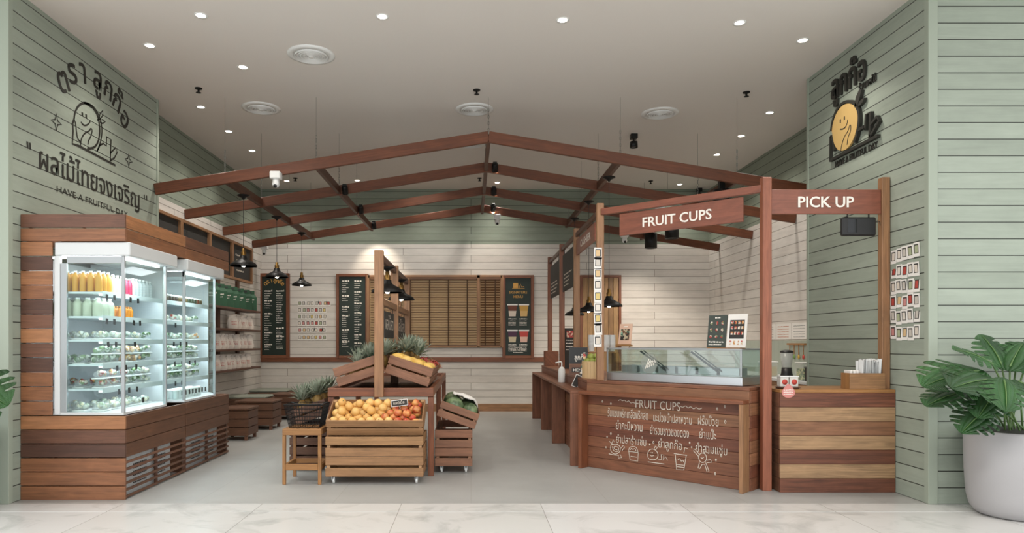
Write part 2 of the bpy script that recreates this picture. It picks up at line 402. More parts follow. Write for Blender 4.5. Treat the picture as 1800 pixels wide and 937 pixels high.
def textmesh(body, size, bold=0.0, res=3, space=1.0):
    c = bpy.data.curves.new('t', 'FONT'); c.body = body; c.size = size; c.offset = bold*size; c.resolution_u = res; c.space_character = space
    o = bpy.data.objects.new('t', c); COL.objects.link(o); bpy.context.view_layer.update()
    me = bpy.data.meshes.new_from_object(o.evaluated_get(bpy.context.evaluated_depsgraph_get()))
    vs_ = [v.co.copy() for v in me.vertices]; fs = [tuple(p.vertices) for p in me.polygons]
    bpy.data.objects.remove(o); bpy.data.curves.remove(c); bpy.data.meshes.remove(me); return vs_, fs
def letter(mb, body, o, r, u, size, width=None, height=None, bold=0.0, align='L', mi=0, th=0, space=1.0, rot=0, heavy=0):
    """writes body onto mb: baseline start (or centre) at o, reading along r"""
    vs_, fs = textmesh(body, size, bold, space=space)
    if not vs_: return mb
    x0, x1 = min(v.x for v in vs_), max(v.x for v in vs_)
    sx = width/(x1-x0) if width else 1; sy = 1
    if height: sy = height/max(v.y for v in vs_)
    r, u = V(r).normalized(), V(u).normalized(); n = r.cross(u)
    if rot: r, u = r*math.cos(rot)+u*math.sin(rot), u*math.cos(rot)-r*math.sin(rot)
    base = x0 if align == 'L' else (x0+x1)/2
    if heavy:
        for k in range(1, 6):
            g_ = k*2*math.pi/5; letter(mb, body, V(o)+(r*math.cos(g_)+u*math.sin(g_))*heavy*size+n*.0003*k, r, u, size, width, height, bold, align, mi, th, space)
    P = [V(o)+r*(v.x-base)*sx+u*v.y*sy for v in vs_]
    if th:
        q = [p+n*th for p in P]; k = len(P)
        cnt = {}
        for f in fs:
            for i in range(len(f)): e = (f[i], f[(i+1) % len(f)]); cnt[e] = 1
        side = [(a, b, b+k, a+k) for (a, b) in cnt if (b, a) not in cnt]
        return mb.add(P+q, [tuple(i+k for i in f) for f in fs]+side, mi)
    return mb.add(P, fs, mi)
def scrib(mb, o, r, u, w_, h_, mi=0, dens=.8):
    """a line of unreadably small print: short word-length dashes"""
    r, u = V(r), V(u); x = 0
    while x < w_:
        L = min(R.uniform(.6, 2.2)*h_, w_-x)
        if L <= 0: break
        y = R.uniform(-.1, .1)*h_
        mb.plane(V(o)+r*x+u*y, r, u, L*dens, h_*R.uniform(.6, 1), mi); x += L
    return mb

# ------------------------------------------------------------------ setting
XL, XR, YF, YB = -3.99, 3.946, 5.9, 13.77
XL2, XR2 = -4.23, 4.80
struct(MB().bb(-4.35, 4.95, YF, 13.95, -.1, 0).build('floor', M_tile))
struct(MB().bb(-9, 9, 5.62, YF, -.1, .002).build('trim_1', M_marb))
struct(MB().bb(-9, 9, -4, 5.617, -.1, 0).build('mall_floor', M_marb))
struct(MB().bb(-9, 9, -4, 13.95, CEIL, CEIL+.1).build('ceiling', M_ceil))
struct(MB().bb(-4.4, XL, YF, 8.69, 0, CEIL).build('wall_left', M_wy))
struct(MB().bb(-4.4, XL2, 8.69, 13.95, 0, CEIL).build('wall_left_recess', M_wby))
struct(MB().bb(-4.23, XR2, YB, 13.95, 0, CEIL).build('wall_back', M_wbx))
struct(MB().bb(XR, 4.95, YF, 8.0, 0, CEIL).build('wall_right', M_wy))
struct(MB().bb(XR2, 4.95, 8.0, 13.95, 0, CEIL).build('wall_right_recess', M_wby))
struct(MB().bb(-9, XL-.02, YF-.02, YF+.1, 0.002, CEIL).build('wall_front_left', M_wx))
struct(MB().bb(XR+.02, 9, YF-.02, YF+.1, 0.002, CEIL).build('wall_front_right', M_wx))
for i, (x0, x1, y0, y1) in enumerate(((XL-.07, XL+.012, YF-.03, YF+.03), (XR-.012, XR+.07, YF-.03, YF+.03),
                                      (XL-.03, XL+.012, 8.66, 8.70), (XR-.012, XR+.03, 7.97, 8.01))):
    struct(MB().bb(x0, x1, y0, y1, .002, CEIL).build('trim_%d' % (i+2), M_sage, bevel=.003))
struct(MB().bb(XL2, 1.3, YB-.02, YB, 0, .15).build('baseboard_back', W_tan))
BW = lambda px, py, d=0.0: at(px, py, YB)-V((0, d, 0))
p0, p1 = BW(455, 636), BW(957, 628)
struct(MB().bb(p0.x, p1.x, YB-.05, YB, p0.z, p1.z).build('trim_6', W_red, bevel=.003))

# ------------------------------------------------------------------ hanging timber roof frame
AX, AZ = .22, 4.05
def rz(X): return AZ-abs(X-AX)*(.157 if X < AX else .166)      # top of a rafter
RY = [8.6, 10.09, 11.64, 13.2]
truss = thing('hanging_roof_frame', 'reddish timber gable roof frame hung on chains under the ceiling', 'roof frame', (AX, 10.9, 3.3))
for i, y in enumerate(RY):
    for sx_, xe in ((-1, XL+.01 if i == 0 else XL2+.005), (1, XR2-.005 if i else 4.6)):
        a = V((AX, y, AZ-.07)); b = V((xe, y, rz(xe)-.07))
        MB().beam(a, b, .05, .14).build('rafter', W_raft, truss, bevel=.004)
for X in (-3.1, -1.95, AX, 1.88, 3.35):
    z = rz(X)-.075 if X != AX else AZ-.08
    MB().beam((X, 8.62, z), (X, 13.45, z), .05, .11).build('purlin', W_dark, truss, bevel=.004)
    for y in RY:
        m = MB(); zt = rz(X)
        m.tube([(X, y, zt+.3), (X, y, CEIL)], .002, 4)
        for k in range(7):
            T = Matrix.Translation((X, y, zt+.02+k*.042)) @ Matrix.Rotation(math.pi/2*(k % 2), 4, 'Z')
            m.tube([(.009*math.sin(g), 0, .026*math.cos(g)) for g in [j*math.pi/4 for j in range(9)]], .0028, 4, 0, T, False)
        m.build('chain', M_chain, truss)

# ------------------------------------------------------------------ ceiling fittings
def downlight_proto():
    t = thing('downlight', 'x', 'ceiling light', (0, 0, 0), 'recessed downlights')
    MB().lathe([(.062, 0), (.062, -.006), (.045, -.004), (.043, -.0005)], 24).build('trim_ring', M_white, t)
    MB().lathe([(.043, -.001), (.04, -.003), (0, -.0035)], 20).build('lens', M_lamp, t)
    l = add_light('SPOT', 'downlight_beam', (0, 0, -.02), DOWN_W, (1, .94, .86), t, .04, 125, .9)
    return t
mk = Maker(downlight_proto())
DL = [(353, 27, 'beside the top left edge of the shop ceiling, farther from the wall'), (263, 80, 'closest to the painted left wall'), (427, 118, 'between the large round vent and the left wall'),
      (353, 188, 'next to the left sprinkler'), (402, 231, 'over the left end of the timber frame'), (443, 265, 'second behind the left sprinkler, over the timber frame'),
      (672, 29, 'left of the middle near the concourse'), (989, 35, 'right of the middle near the concourse'), (1300, 40, 'near the concourse, before the right wall'),
      (1411, 71, 'closest to the painted right wall'), (1353, 198, 'beside the far corner of the painted right wall'), (1303, 239, 'second behind the right sprinkler'),
      (1260, 272, 'over the right end of the timber frame'), (735, 265, 'seen just under the first rafter left of the ridge'), (628, 317, 'near the back wall, beside the second left purlin'),
      (751, 318, 'near the back wall, left of the ridge'), (874, 321, 'near the back wall, right of the ridge'), (1195, 324, 'near the back wall, above the fruit cups sign'), (504, 318, 'near the back wall, above the left menu board')]
for px, py, l in DL:
    mk(onZ(px, py, CEIL), label='small recessed downlight '+l)
def vent_proto():
    t = thing('ceiling_diffuser', 'x', 'air vent', (0, 0, 0), 'round air diffusers in the ceiling')
    MB().lathe([(.25, 0), (.25, -.008), (.19, -.02), (.185, -.004)], 40).build('outer_flange', M_white, t)
    for k in range(5):
        r = .175-.03*k
        MB().lathe([(r-.004, -.002), (r, -.03), (r-.004, -.032), (r-.009, -.004)], 36).build('ring', M_white, t)
    MB().lathe([(.035, -.004), (.03, -.03), (0, -.033)], 24).build('centre_cap', M_white, t)
    MB().lathe([(.185, -.0005), (0, -.0008)], 32).build('dark_throat', M_slate, t)
    return t
mk = Maker(vent_proto())
for px, py, l in ((547, 96, 'large, nearest the concourse'), (459, 190, 'above the left end of the timber frame'), (834, 192, 'above the ridge'), (1160, 199, 'right of the ridge, in front of the timber frame'), (826, 252, 'small looking, seen between ridge and second rafter')):
    mk(onZ(px, py, CEIL), label='round white air diffuser '+l)
def sprinkler_proto():
    t = thing('sprinkler', 'x', 'sprinkler', (0, 0, 0), 'ceiling sprinklers')
    MB().lathe([(.045, 0), (.04, -.012), (.012, -.014), (.012, -.05), (0, -.05)], 16).build('escutcheon', M_black, t)
    MB().lathe([(.03, -.052), (.032, -.056), (0, -.058)], 16).build('deflector', M_black, t); return t
mk = Maker(sprinkler_proto())
for px, py, l in ((349, 155, 'left of the first rafter, nearest the logo wall'), (838, 158, 'above the ridge, in front of the timber frame'), (1312, 162, 'near the top corner of the right logo wall'),
                  (519, 313, 'near the back wall on the left'), (843, 313, 'behind the ridge near the back wall'), (1144, 318, 'near the back wall on the right')):
    mk(onZ(px, py, CEIL), label='small dark ceiling sprinkler '+l)
def camera_proto():
    t = thing('security_camera', 'x', 'security camera', (0, 0, 0), 'white security cameras')
    MB().bb(-.07, .07, -.06, .06, -.1, 0).build('housing', M_white, t, bevel=.012)
    MB().lathe([(.04, -.1), (.045, -.14), (.05, -.17), (.035, -.2), (0, -.21)], 20).build('dome', M_white, t)
    MB().lathe([(.024, 0), (.024, .012), (0, .014)], 16, M=Matrix.Translation((0, -.03, -.19)) @ Matrix.Rotation(math.radians(115), 4, 'X')).build('lens', M_blackp, t)
    return t
mk = Maker(camera_proto())
for px, py, Y, s_, l in ((485, 302, 8.5, .95, 'hanging under the front left rafter'), (465, 430, 13.3, .95, 'on the back wall above the left menu board'),
                         (874, 377, 13.1, .95, 'under the back end of the ridge'), (1098, 408, 13.1, 1.0, 'under the last rafter behind the fruit cups sign'), (1160, 362, 10.3, .9, 'above the fruit cups sign')):
    mk(at(px, py, Y), label='white security camera '+l, sc=s_)
# track spots
def spot_proto():
    t = thing('track_spotlight', 'x', 'spotlight', (0, 0, 0), 'black spotlights on the timber frame')
    MB().bb(-.03, .03, -.03, .03, -.03, 0).build('mount', M_black, t, bevel=.004)
    T = Matrix.Translation((0, .02, -.08)) @ Matrix.Rotation(math.radians(35), 4, 'X')
    MB().lathe([(0, .07), (.04, .068), (.045, .05), (.045, -.06), (.04, -.06), (.038, -.04)], 20, M=T).build('lamp_head', M_black, t)
    MB().lathe([(.038, -.045), (0, -.047)], 16, M=T).build('lens', M_lamp, t)
    add_light('SPOT', 'track_beam', (0, .07, -.15), TRACK_W, (1, .88, .72), t, .03, 75, .7, aim=(0, .62, -.8)); return t
mk = Maker(spot_proto())
for px, py, Y, l in ((606, 324, 10.0, 'on the left purlin at the second rafter'), (634, 360, 11.55, 'on the left purlin at the third rafter'), (657, 389, 13.1, 'on the left purlin at the last rafter'),
                     (870, 285, 10.0, 'on the ridge at the second rafter'), (868, 328, 11.55, 'on the ridge at the third rafter'), (867, 358, 13.1, 'on the ridge at the last rafter')):
    mk(at(px, py, Y), label='small black spotlight '+l)
def can_proto():
    t = thing('cylinder_downlight', 'x', 'spotlight', (0, 0, 0), 'black cylinder lamps over the counter')
    MB().lathe([(0, 0), (.11, 0), (.11, -.26), (.1, -.26), (.095, -.2)], 28).build('housing', M_black, t)
    MB().lathe([(.096, -.225), (0, -.23)], 24).build('lens', M_lamp, t)
    MB().bb(-.035, .035, -.035, .035, 0, .13).build('stem', M_black, t)
    add_light('SPOT', 'can_beam', (0, 0, -.3), 70, (1, .9, .78), t, .06, 110, .8, aim=(0, .45, -.9)); return t
mk = Maker(can_proto())
for y, z, l in ((12.4, 3.36, 'hanging lowest, just under the fruit cups sign'), (11.1, 3.34, 'half hidden behind the lower edge of the fruit cups sign'), (8.9, 3.38, 'above the right end of the fruit cups sign')):
    mk((3.265, y, z), label='black cylinder lamp '+l)
def ceilspot_proto():
    t = thing('ceiling_spotlight', 'x', 'spotlight', (0, 0, 0), 'black spotlights hanging off the ceiling')
    MB().bb(-.05, .05, -.05, .05, -.07, 0).build('mount', M_black, t, bevel=.005)
    MB().tube([(0, 0, -.07), (0, 0, -.12)], .012).build('stem', M_black, t)
    MB().lathe([(0, -.1), (.055, -.11), (.06, -.2), (.05, -.2), (.045, -.16)], 20).build('lamp_head', M_black, t)
    MB().lathe([(.048, -.18), (0, -.182)], 16).build('lens', M_white, t); return t
mk = Maker(ceilspot_proto())
mk(onZ(1114, 236, CEIL), label='black spotlight hanging off the ceiling in front of the timber frame')
mk(onZ(1229, 331, CEIL), label='black spotlight hanging off the ceiling near the back right corner')

# pendant lamps
def pendant(x, y, zrim, ztop, label, group):
    t = thing('pendant_lamp', label, 'pendant lamp', (x, y, zrim), group)
    MB().lathe([(0, ztop), (.085, ztop), (.085, ztop-.01), (.03, ztop-.035), (.012, ztop-.06), (0, ztop-.06)], 20, (x, y, 0)).build('ceiling_rose', M_black, t)
    z = zrim
    MB().lathe([(.18, z), (.182, z+.006), (.165, z+.035), (.12, z+.065), (.075, z+.085), (.05, z+.11), (.045, z+.14), (.035, z+.145), (.045, z+.12), (.07, z+.078), (.115, z+.058), (.16, z+.03), (.177, z)], 32, (x, y, 0)).build('lamp_shade', M_black, t)
    MB().lathe([(.034, z+.14), (.036, z+.19), (.022, z+.2), (.024, z+.235), (.008, z+.245)], 18, (x, y, 0)).build('socket', M_brass, t)
    if ztop-zrim > .31: MB().tube([(x, y, z+.24), (x, y, ztop-.05)], .004, 6).build('cord', M_blackp, t)
    MB().ball((x, y, z+.03), (.036, .036, .042), 14, 10).build('bulb', M_bulb, t)
    add_light('POINT', 'pendant_glow', (x, y, z-.03), PEND_W, (1, .87, .7), t, .035); return t
for y, l in ((9.3, 'nearest the fridge'), (10.9, 'in front of the left menu board'), (12.5, 'above the photo cards on the back wall')):
    pendant(-3.1, y, 2.43, rz(-3.1)-.13, 'black metal pendant lamp over the seating, '+l, 'pendant lamps over the seating corner')
for y, l in ((9.3, 'nearest, just right of the post with photo cards'), (10.9, 'in the middle, left of the post with photo cards'), (12.4, 'farthest, peeking out behind a counter post')):
    pendant(1.88, y, 1.88, rz(1.88)-.13, 'black pendant lamp inside the counter, '+l, 'pendant lamps inside the counter')

# ------------------------------------------------------------------ back wall
up = V((0, 0, 1)); rx = V((1, 0, 0))
def framed(name, label, px0, py0, px1, py1, fw, group=None, cat='menu board', wall=YB):
    a, b = at(px0, py1, wall), at(px1, py0, wall)
    t = thing(name, label, cat, ((a.x+b.x)/2, wall-.02, a.z), group)
    m = MB()
    for (x0, x1, z0, z1) in ((a.x, a.x+fw, a.z, b.z), (b.x-fw, b.x, a.z, b.z), (a.x+fw, b.x-fw, b.z-fw, b.z), (a.x+fw, b.x-fw, a.z, a.z+fw)):
        m.bb(x0, x1, wall-.07, wall-.001, z0, z1)
    m.build('frame', W_red, t, bevel=.004)
    MB().bb(a.x+fw, b.x-fw, wall-.04, wall-.005, a.z+fw, b.z-fw).build('panel', M_board, t)
    return t, a+V((fw, -.043, fw)), b+V((-fw, -.043, -fw))
t, a, b = framed('menu_board', 'dark green Thai menu board with a gold heading, left end of the back wall', 456, 481, 510, 630, .065, 'tall menu boards on the back wall')
m = MB(); cxm = (a.x+b.x)/2
for g, (dx, dz, ro) in zip(('ต', 'ร', 'า', 'ลู', 'ก', 'ก๊', 'อ'), ((-.16, .0, .5), (-.115, .035, .3), (-.06, .055, .1), (.01, .06, -.05), (.06, .05, -.2), (.11, .03, -.35), (.155, -.005, -.5))):
    letter(m, g, (cxm+dx, a.y, b.z-.17+dz), rx, up, .11, align='C', rot=ro, bold=.02)
m.build('lettering', M_gold, t)
m = MB()
for cx_, rows in ((a.x+.05, ((.3, 4), (.5, 4), (.76, 8), (1.14, 7), (1.38, 4))), (cxm+.04, ((.3, 15), (1.05, 4), (1.22, 6)))):
    for dz, n in rows:
        scrib(m, (cx_, a.y, b.z-dz), rx, up, .16, .032)
        for k in range(n-1):
            if dz+.045*(k+1) < 1.48: scrib(m, (cx_, a.y, b.z-dz-.045*(k+1)), rx, up, R.uniform(.08, .15), .014)
m.build('print', M_letter, t)
t, a, b = framed('menu_board', 'dark green Thai menu board without heading, beside the window blinds', 592, 482, 648, 630, .055, 'tall menu boards on the back wall')
m = MB(); cxm = (a.x+b.x)/2
for cx_, rows in ((a.x+.06, ((.1, 6), (.4, 3), (.62, 3), (.8, 6), (1.08, 7), (1.32, 3))), (cxm+.04, ((.1, 4), (.32, 5), (.55, 4), (.74, 5), (.98, 4), (1.18, 3), (1.35, 2)))):
    for dz, n in rows:
        scrib(m, (cx_, a.y, b.z-dz), rx, up, .15, .034)
        for k in range(n-1):
            if dz+.042*(k+1) < 1.46: scrib(m, (cx_, a.y, b.z-dz-.042*(k+1)), rx, up, R.uniform(.08, .14), .014)
m.build('print', M_letter, t)
t, a, b = framed('menu_board', 'dark green signature menu board with four drink pictures', 883, 484, 938, 630, .06, 'tall menu boards on the back wall')
cxm = (a.x+b.x)/2
m = MB(); letter(m, 'SIGNATURE', (cxm, a.y, b.z-.31), rx, up, .075, width=.36, align='C', bold=.01); letter(m, 'MENU', (cxm, a.y, b.z-.40), rx, up, .075, width=.19, align='C', bold=.01)
m.plane((cxm-.1, a.y, b.z-.2), rx, up, .1, .1); m.ribbon([(cxm+.02, a.y, b.z-.2), (cxm+.05, a.y, b.z-.12), (cxm+.07, a.y, b.z-.18), (cxm+.12, a.y, b.z-.17)], .012, (0, -1, 0))
m.ribbon([(cxm-.12, a.y, b.z-.21), (cxm+.13, a.y, b.z-.21)], .01, (0, -1, 0)); m.build('lettering', M_gold, t)
m = MB()
for i in range(2):
    for j in range(2):
        for k in range(5 if j == 0 else 5): scrib(m, (a.x+.06+.22*i, a.y, b.z-.84-.028*k-.52*j+(0 if k else .01)), rx, up, .15 if k else .16, .012 if k else .02)
letter(m, 'have a', (cxm, a.y, b.z-1.43+.02), rx, up, .06, align='C'); letter(m, 'fruitful day', (cxm, a.y, b.z-1.46), rx, up, .07, align='C'); scrib(m, (cxm-.1, a.y, b.z-1.5), rx, up, .2, .012)
m.build('print', M_letter, t)
for i in range(2):
    for j in range(2):
        q = V((cxm-.115+.23*i, a.y, b.z-.77-.52*j)); cc = (('#6b3a28', '#d8cbbd'), ('#c49a4a', '#d5b072'), ('#4d2b45', '#cdbfa0'), ('#c1473f', '#e3b9a8'))[i+2*j]
        m = MB()
        for (z0, z1, mi) in ((0, .11, 1), (.11, .22, 0), (.22, .25, 2)):
            w0 = .065+z0*.12+(0.012 if mi == 2 else 0); w1 = .065+z1*.12+(.012 if mi == 2 else 0)
            m.add([q+V((-w0, -.001, z0)), q+V((w0, -.001, z0)), q+V((w1, -.001, z1)), q+V((-w1, -.001, z1))], [(0, 1, 2, 3)], mi)
        m.build('drink_picture', [plain('drink_a'+cc[0], cc[0]), plain('drink_b'+cc[1], cc[1]), M_white], t)
# window with wooden blinds
struct(MB().bb(BW(647, 0).x, BW(884, 0).x, YB-.012, YB-.002, BW(0, 611).z, BW(0, 484).z).build('window_1', plain('lit_interior_pane', '#cfae80', .5)))  # opaque pane, the lit interior's beige brightness is put into its colour
m = MB(); zt, zb = BW(0, 484).z, BW(0, 611).z
for px in (648, 703, 841, 882): m.bb(BW(px, 0).x-.03, BW(px, 0).x+.03, YB-.075, YB-.01, zb, zt)
m.bb(BW(648, 0).x, BW(882, 0).x, YB-.075, YB-.01, zt-.06, zt); m.bb(BW(648, 0).x, BW(882, 0).x, YB-.075, YB-.01, zb, zb+.03)
struct(m.build('window_frame', W_tan, bevel=.003))
for x0, x1, tapes, l, ang in ((652, 700, 2, 'left, behind the market table posts', 15), (706, 838, 4, 'wide one in the middle of the window', 12), (844, 879, 2, 'narrow closed one beside the signature menu', 62)):
    a, b = BW(x0, 0).x, BW(x1, 0).x
    t = thing('wooden_blind', 'brown wooden slat blind, '+l, 'window blind', ((a+b)/2, YB-.06, zb), 'wooden blinds on the back wall')
    m = MB(); n = 27
    for k in range(n):
        z = zt-.1-k*(zt-zb-.15)/(n-1)
        m.box((0, 0, 0), (b-a-.01, .03, .003), Matrix.Translation(((a+b)/2, YB-.06, z)) @ Matrix.Rotation(math.radians(-ang), 4, 'X'))
    m.build('slats', W_blind, t)
    MB().bb(a, b, YB-.09, YB-.04, zt-.09, zt-.04).build('head_rail', W_blind, t)
    MB().bb(a, b, YB-.075, YB-.045, zb+.03, zb+.05).build('bottom_rail', W_blind, t)
    for k in range(tapes):
        x = a+(b-a)*(k+.5)/tapes
        MB().bb(x-.012, x+.012, YB-.082, YB-.079, zb+.04, zt-.09).build('ladder_tape', plain('brown_tape', '#4c3420', .8), t)
# photo cards on the back wall
def card_proto(w_, h_):
    m = MB().bb(-w_/2, w_/2, 0, .003, 0, h_); m.plane((-w_*.36, -.0006, h_*.22), rx, up, w_*.72, h_*.66, 1); m.plane((-w_*.25, -.0012, h_*.27), rx, up, w_*.5, h_*.52, 2)
    return tag(m.build('photo_card', [M_wpaper, M_slate, M_cardpic], loc=(0, 0, 0)), 'x', 'photo card', 'photo cards on the back wall')
mk = Maker(card_proto(.078, .105)); ROW = ('top', 'second', 'third', 'fourth', 'fifth', 'bottom')
for r_, py in enumerate((533, 545, 556.5, 568, 580, 593)):
    for c_ in range(8 if r_ == 0 else 7):
        mk(BW(527+c_*7.3+R.uniform(-.6, .6), py+5, .004), (0, R.uniform(-.12, .12), 0), 'small photo card in the %s row of cards on the white back wall' % ROW[r_])
# door and upper cupboard behind the counter
a, b = BW(1019, 0), BW(1091, 484)
m = MB()
for k in range(7): m.bb(a.x+.05+k*(b.x-a.x-.1)/7, a.x+.05+(k+1)*(b.x-a.x-.1)/7-.004, YB-.05, YB-.02, 0, b.z-.05)
d = struct(m.build('door_1', W_oak, bevel=.002))
m = MB()
for x0, x1, z0, z1 in ((a.x, a.x+.05, 0, b.z), (b.x-.05, b.x, 0, b.z), (a.x+.05, b.x-.05, b.z-.05, b.z)): m.bb(x0, x1, YB-.07, YB-.001, z0, z1)
struct(m.build('door_frame', W_red, bevel=.003))

# ------------------------------------------------------------------ left recess wall: blackboards and shelves
for i, (y0, y1) in enumerate(((8.78, 9.86), (9.86, 10.94), (10.94, 11.97), (11.97, 13.05))):
    t = thing('wall_blackboard', 'black chalkboard panel high on the left wall, '+('half hidden by the logo wall', 'second from the logo wall', 'third, above the end of the fridge header', 'with white chalk writing, above the green bags')[i], 'blackboard', (XL2, (y0+y1)/2, 2.5), 'blackboards along the left wall')
    m = MB(); f = .045
    for (a0, a1, z0, z1) in ((y0, y0+f, 2.5, 3.18), (y1-f, y1, 2.5, 3.18), (y0+f, y1-f, 3.135, 3.18), (y0+f, y1-f, 2.5, 2.545)): m.bb(XL2+.001, XL2+.06, a0, a1, z0, z1)
    m.build('frame', W_tan, t, bevel=.004)
    MB().bb(XL2+.002, XL2+.02, y0+f, y1-f, 2.545, 3.135).build('panel', M_slate, t)
    if i == 3:
        m = MB(); ry = V((0, 1, 0))
        for k in range(4): scrib(m, (XL2+.022, 12.2+.05*(k % 2), 2.95-.09*k), ry, up, .5-.1*(k % 2), .03)
        m.build('chalk_writing', M_chalkw, t)
SH = [1.97, 1.62, 1.28, .945]
t = thing('shelf_unit', 'brown wall shelving of four boards on dark uprights beside the fridge', 'shelf', (-4.1, 11.6, .9))
for y in (10.4, 11.35, 12.3): MB().bb(XL2+.001, XL2+.04, y-.06, y+.06, .9, 2.49).build('upright', W_dark, t, bevel=.003)
for z in SH:
    for y0, y1 in ((10.0, 11.66), (11.67, 12.75)): MB().bb(XL2+.041, -3.93, y0, y1, z-.035, z).build('shelf_board', W_dark, t, bevel=.004)
def greenbag():
    t = thing('gift_bag', 'x', 'bag', (0, 0, 0), 'green bags on the top wall shelf')
    m = MB(); w_, d_, h_ = .215, .12, .31
    v = [(-w_/2, -d_/2, 0), (w_/2, -d_/2, 0), (w_/2, d_/2, 0), (-w_/2, d_/2, 0), (-w_/2, -d_/2, h_*.8), (w_/2, -d_/2, h_*.8), (w_/2, d_/2, h_*.8), (-w_/2, d_/2, h_*.8), (-w_*.36, -.006, h_), (w_*.36, -.006, h_), (w_*.36, .006, h_), (-w_*.36, .006, h_)]
    m.add(v, [(3, 2, 1, 0), (0, 1, 5, 4), (1, 2, 6, 5), (2, 3, 7, 6), (3, 0, 4, 7), (4, 5, 9, 8), (5, 6, 10, 9), (6, 7, 11, 10), (7, 4, 8, 11), (8, 9, 10, 11)])
    m.bb(-w_*.36, w_*.36, -.004, .004, h_, h_+.06); m.build('bag_body', plain('green_card', '#27583b', .6), t, bevel=.003)
    MB().bb(-.025, .025, -.006, .006, h_+.015, h_+.038).build('handle_hole', M_blackp, t)
    m = MB(); q = V((-.06, -d_/2-.001, .19)); scrib(m, q, rx, up, .12, .03); scrib(m, q-V((0, 0, .04)), rx, up, .1, .02)
    m.build('print', M_letter, t)
    return t
gb = greenbag(); mk = Maker(gb)
win = MB().bb(-.05, .05, -.0575, -.054, .04, .13)
for i, y in enumerate((10.75, 11.05, 11.35, 11.66, 11.98, 12.32, 12.58)):
    o = mk((-4.07, y, SH[0]), (0, 0, .5), 'green paper gift bag on the top wall shelf, '+('nearest the fridge', 'second from the fridge', 'third from the fridge', 'fourth from the fridge', 'third from the far end', 'second from the far end', 'at the far end')[i])
for y in (11.98, 12.32, 12.58):
    o = [q for q in bpy.data.objects if q.name.startswith('gift_bag') and abs(q.location.y-y) < .001][0]
    w2 = MB(); w2.add(win.v, win.f); q = w2.build('bag_window', plain('brown_snack', '#5b3c2a', .5), o)
def pouch_proto():
    t = thing('snack_bag', 'x', 'bag', (0, 0, 0), 'white snack bags on the wall shelves')
    m = MB(); n = 16
    vs_, fs = [], []
    for j, (z, w_, dd) in enumerate(((0, .085, .05), (.05, .1, .06), (.12, .095, .05), (.17, .085, .02), (.2, .07, .006), (.235, .09, .004))):
        for k in range(n):
            g = 2*math.pi*k/n; q = 1+R.uniform(-.13, .13); vs_.append((math.cos(g)*w_*q, math.sin(g)*dd*q+(.012*(-1)**k if j > 2 else 0), z+R.uniform(-.022, .022)*(j > 3)))
    for j in range(5):
        for k in range(n): fs.append((j*n+k, j*n+(k+1) % n, (j+1)*n+(k+1) % n, (j+1)*n+k))
    m.add(vs_, fs, 0, None, True); m.add(vs_[:n], [tuple(range(n))[::-1]]); m.add(vs_[-n:], [tuple(range(n))])
    m.build('pouch', plain('white_snack_film', '#e4dad0', .35), t)
    m = MB()
    for k in range(3): scrib(m, (-.05, -.068, .12-.024*k), rx, up, .1, .012, dens=.6)
    m.build('red_print', M_red, t); return t
mk = Maker(pouch_proto())
for si, ys in ((1, (11.62, 11.82, 12.02, 12.2, 12.38)), (2, (10.8, 11.0, 11.2, 11.42, 11.7, 11.95, 12.15, 12.36)), (3, (10.8, 11.05, 11.3, 11.55, 11.8, 12.05, 12.25))):
    for y in ys:
        mk((-4.06+R.uniform(-.02, .02), y, SH[si]), (0, R.uniform(-.06, .06), .55+R.uniform(-.25, .25)), 'white snack bag with red print on the %s wall shelf' % ('', 'second', 'third', 'lowest')[si])

# ------------------------------------------------------------------ crate stools on the left
def crate_stool(x0, x1, y0, y1, label, cushion=False, h=.46):
    t = thing('cushioned_bench' if cushion else 'crate_stool', label, 'bench' if cushion else 'stool', ((x0+x1)/2, (y0+y1)/2, 0), 'crate seats along the left side')
    for k, z in enumerate((.07, .19, .31)):
        m = MB(); e = .11
        m.bb(x0, x1, y0, y0+.018, z, z+e); m.bb(x0, x1, y1-.018, y1, z, z+e); m.bb(x0, x0+.018, y0+.019, y1-.019, z, z+e); m.bb(x1-.018, x1, y0+.019, y1-.019, z, z+e)
        m.build('board_ring', W_deep, t, bevel=.003)
    for x in (x0+.04, x1-.04):
        for y in (y0+.04, y1-.04): MB().bb(x-.02, x+.02, y-.02, y+.02, 0, h-.031).build('leg', W_deep, t)
    MB().bb(x0-.01, x1+.01, y0-.01, y1+.01, h-.03, h).build('seat', W_deep, t, bevel=.004)
    if cushion: MB().bb(x0, x1, y0, y1, h, h+.05).build('cushion', M_cush, t, bevel=.02)
crate_stool(-3.56, -3.155, 9.66, 10.12, 'dark slatted crate stool standing nearest the fridge')
crate_stool(-3.74, -3.15, 10.84, 11.36, 'wide dark slatted crate stool, middle of the three')
crate_stool(-3.61, -3.07, 12.26, 12.8, 'dark slatted crate stool farthest back, beside the market table')
crate_stool(-4.2, -3.45, 11.45, 11.95, 'slatted bench with a grey cushion behind the middle crate stool', True, .44)
crate_stool(-4.2, -3.5, 12.9, 13.5, 'slatted bench with a grey cushion in the back left corner', True, .44)

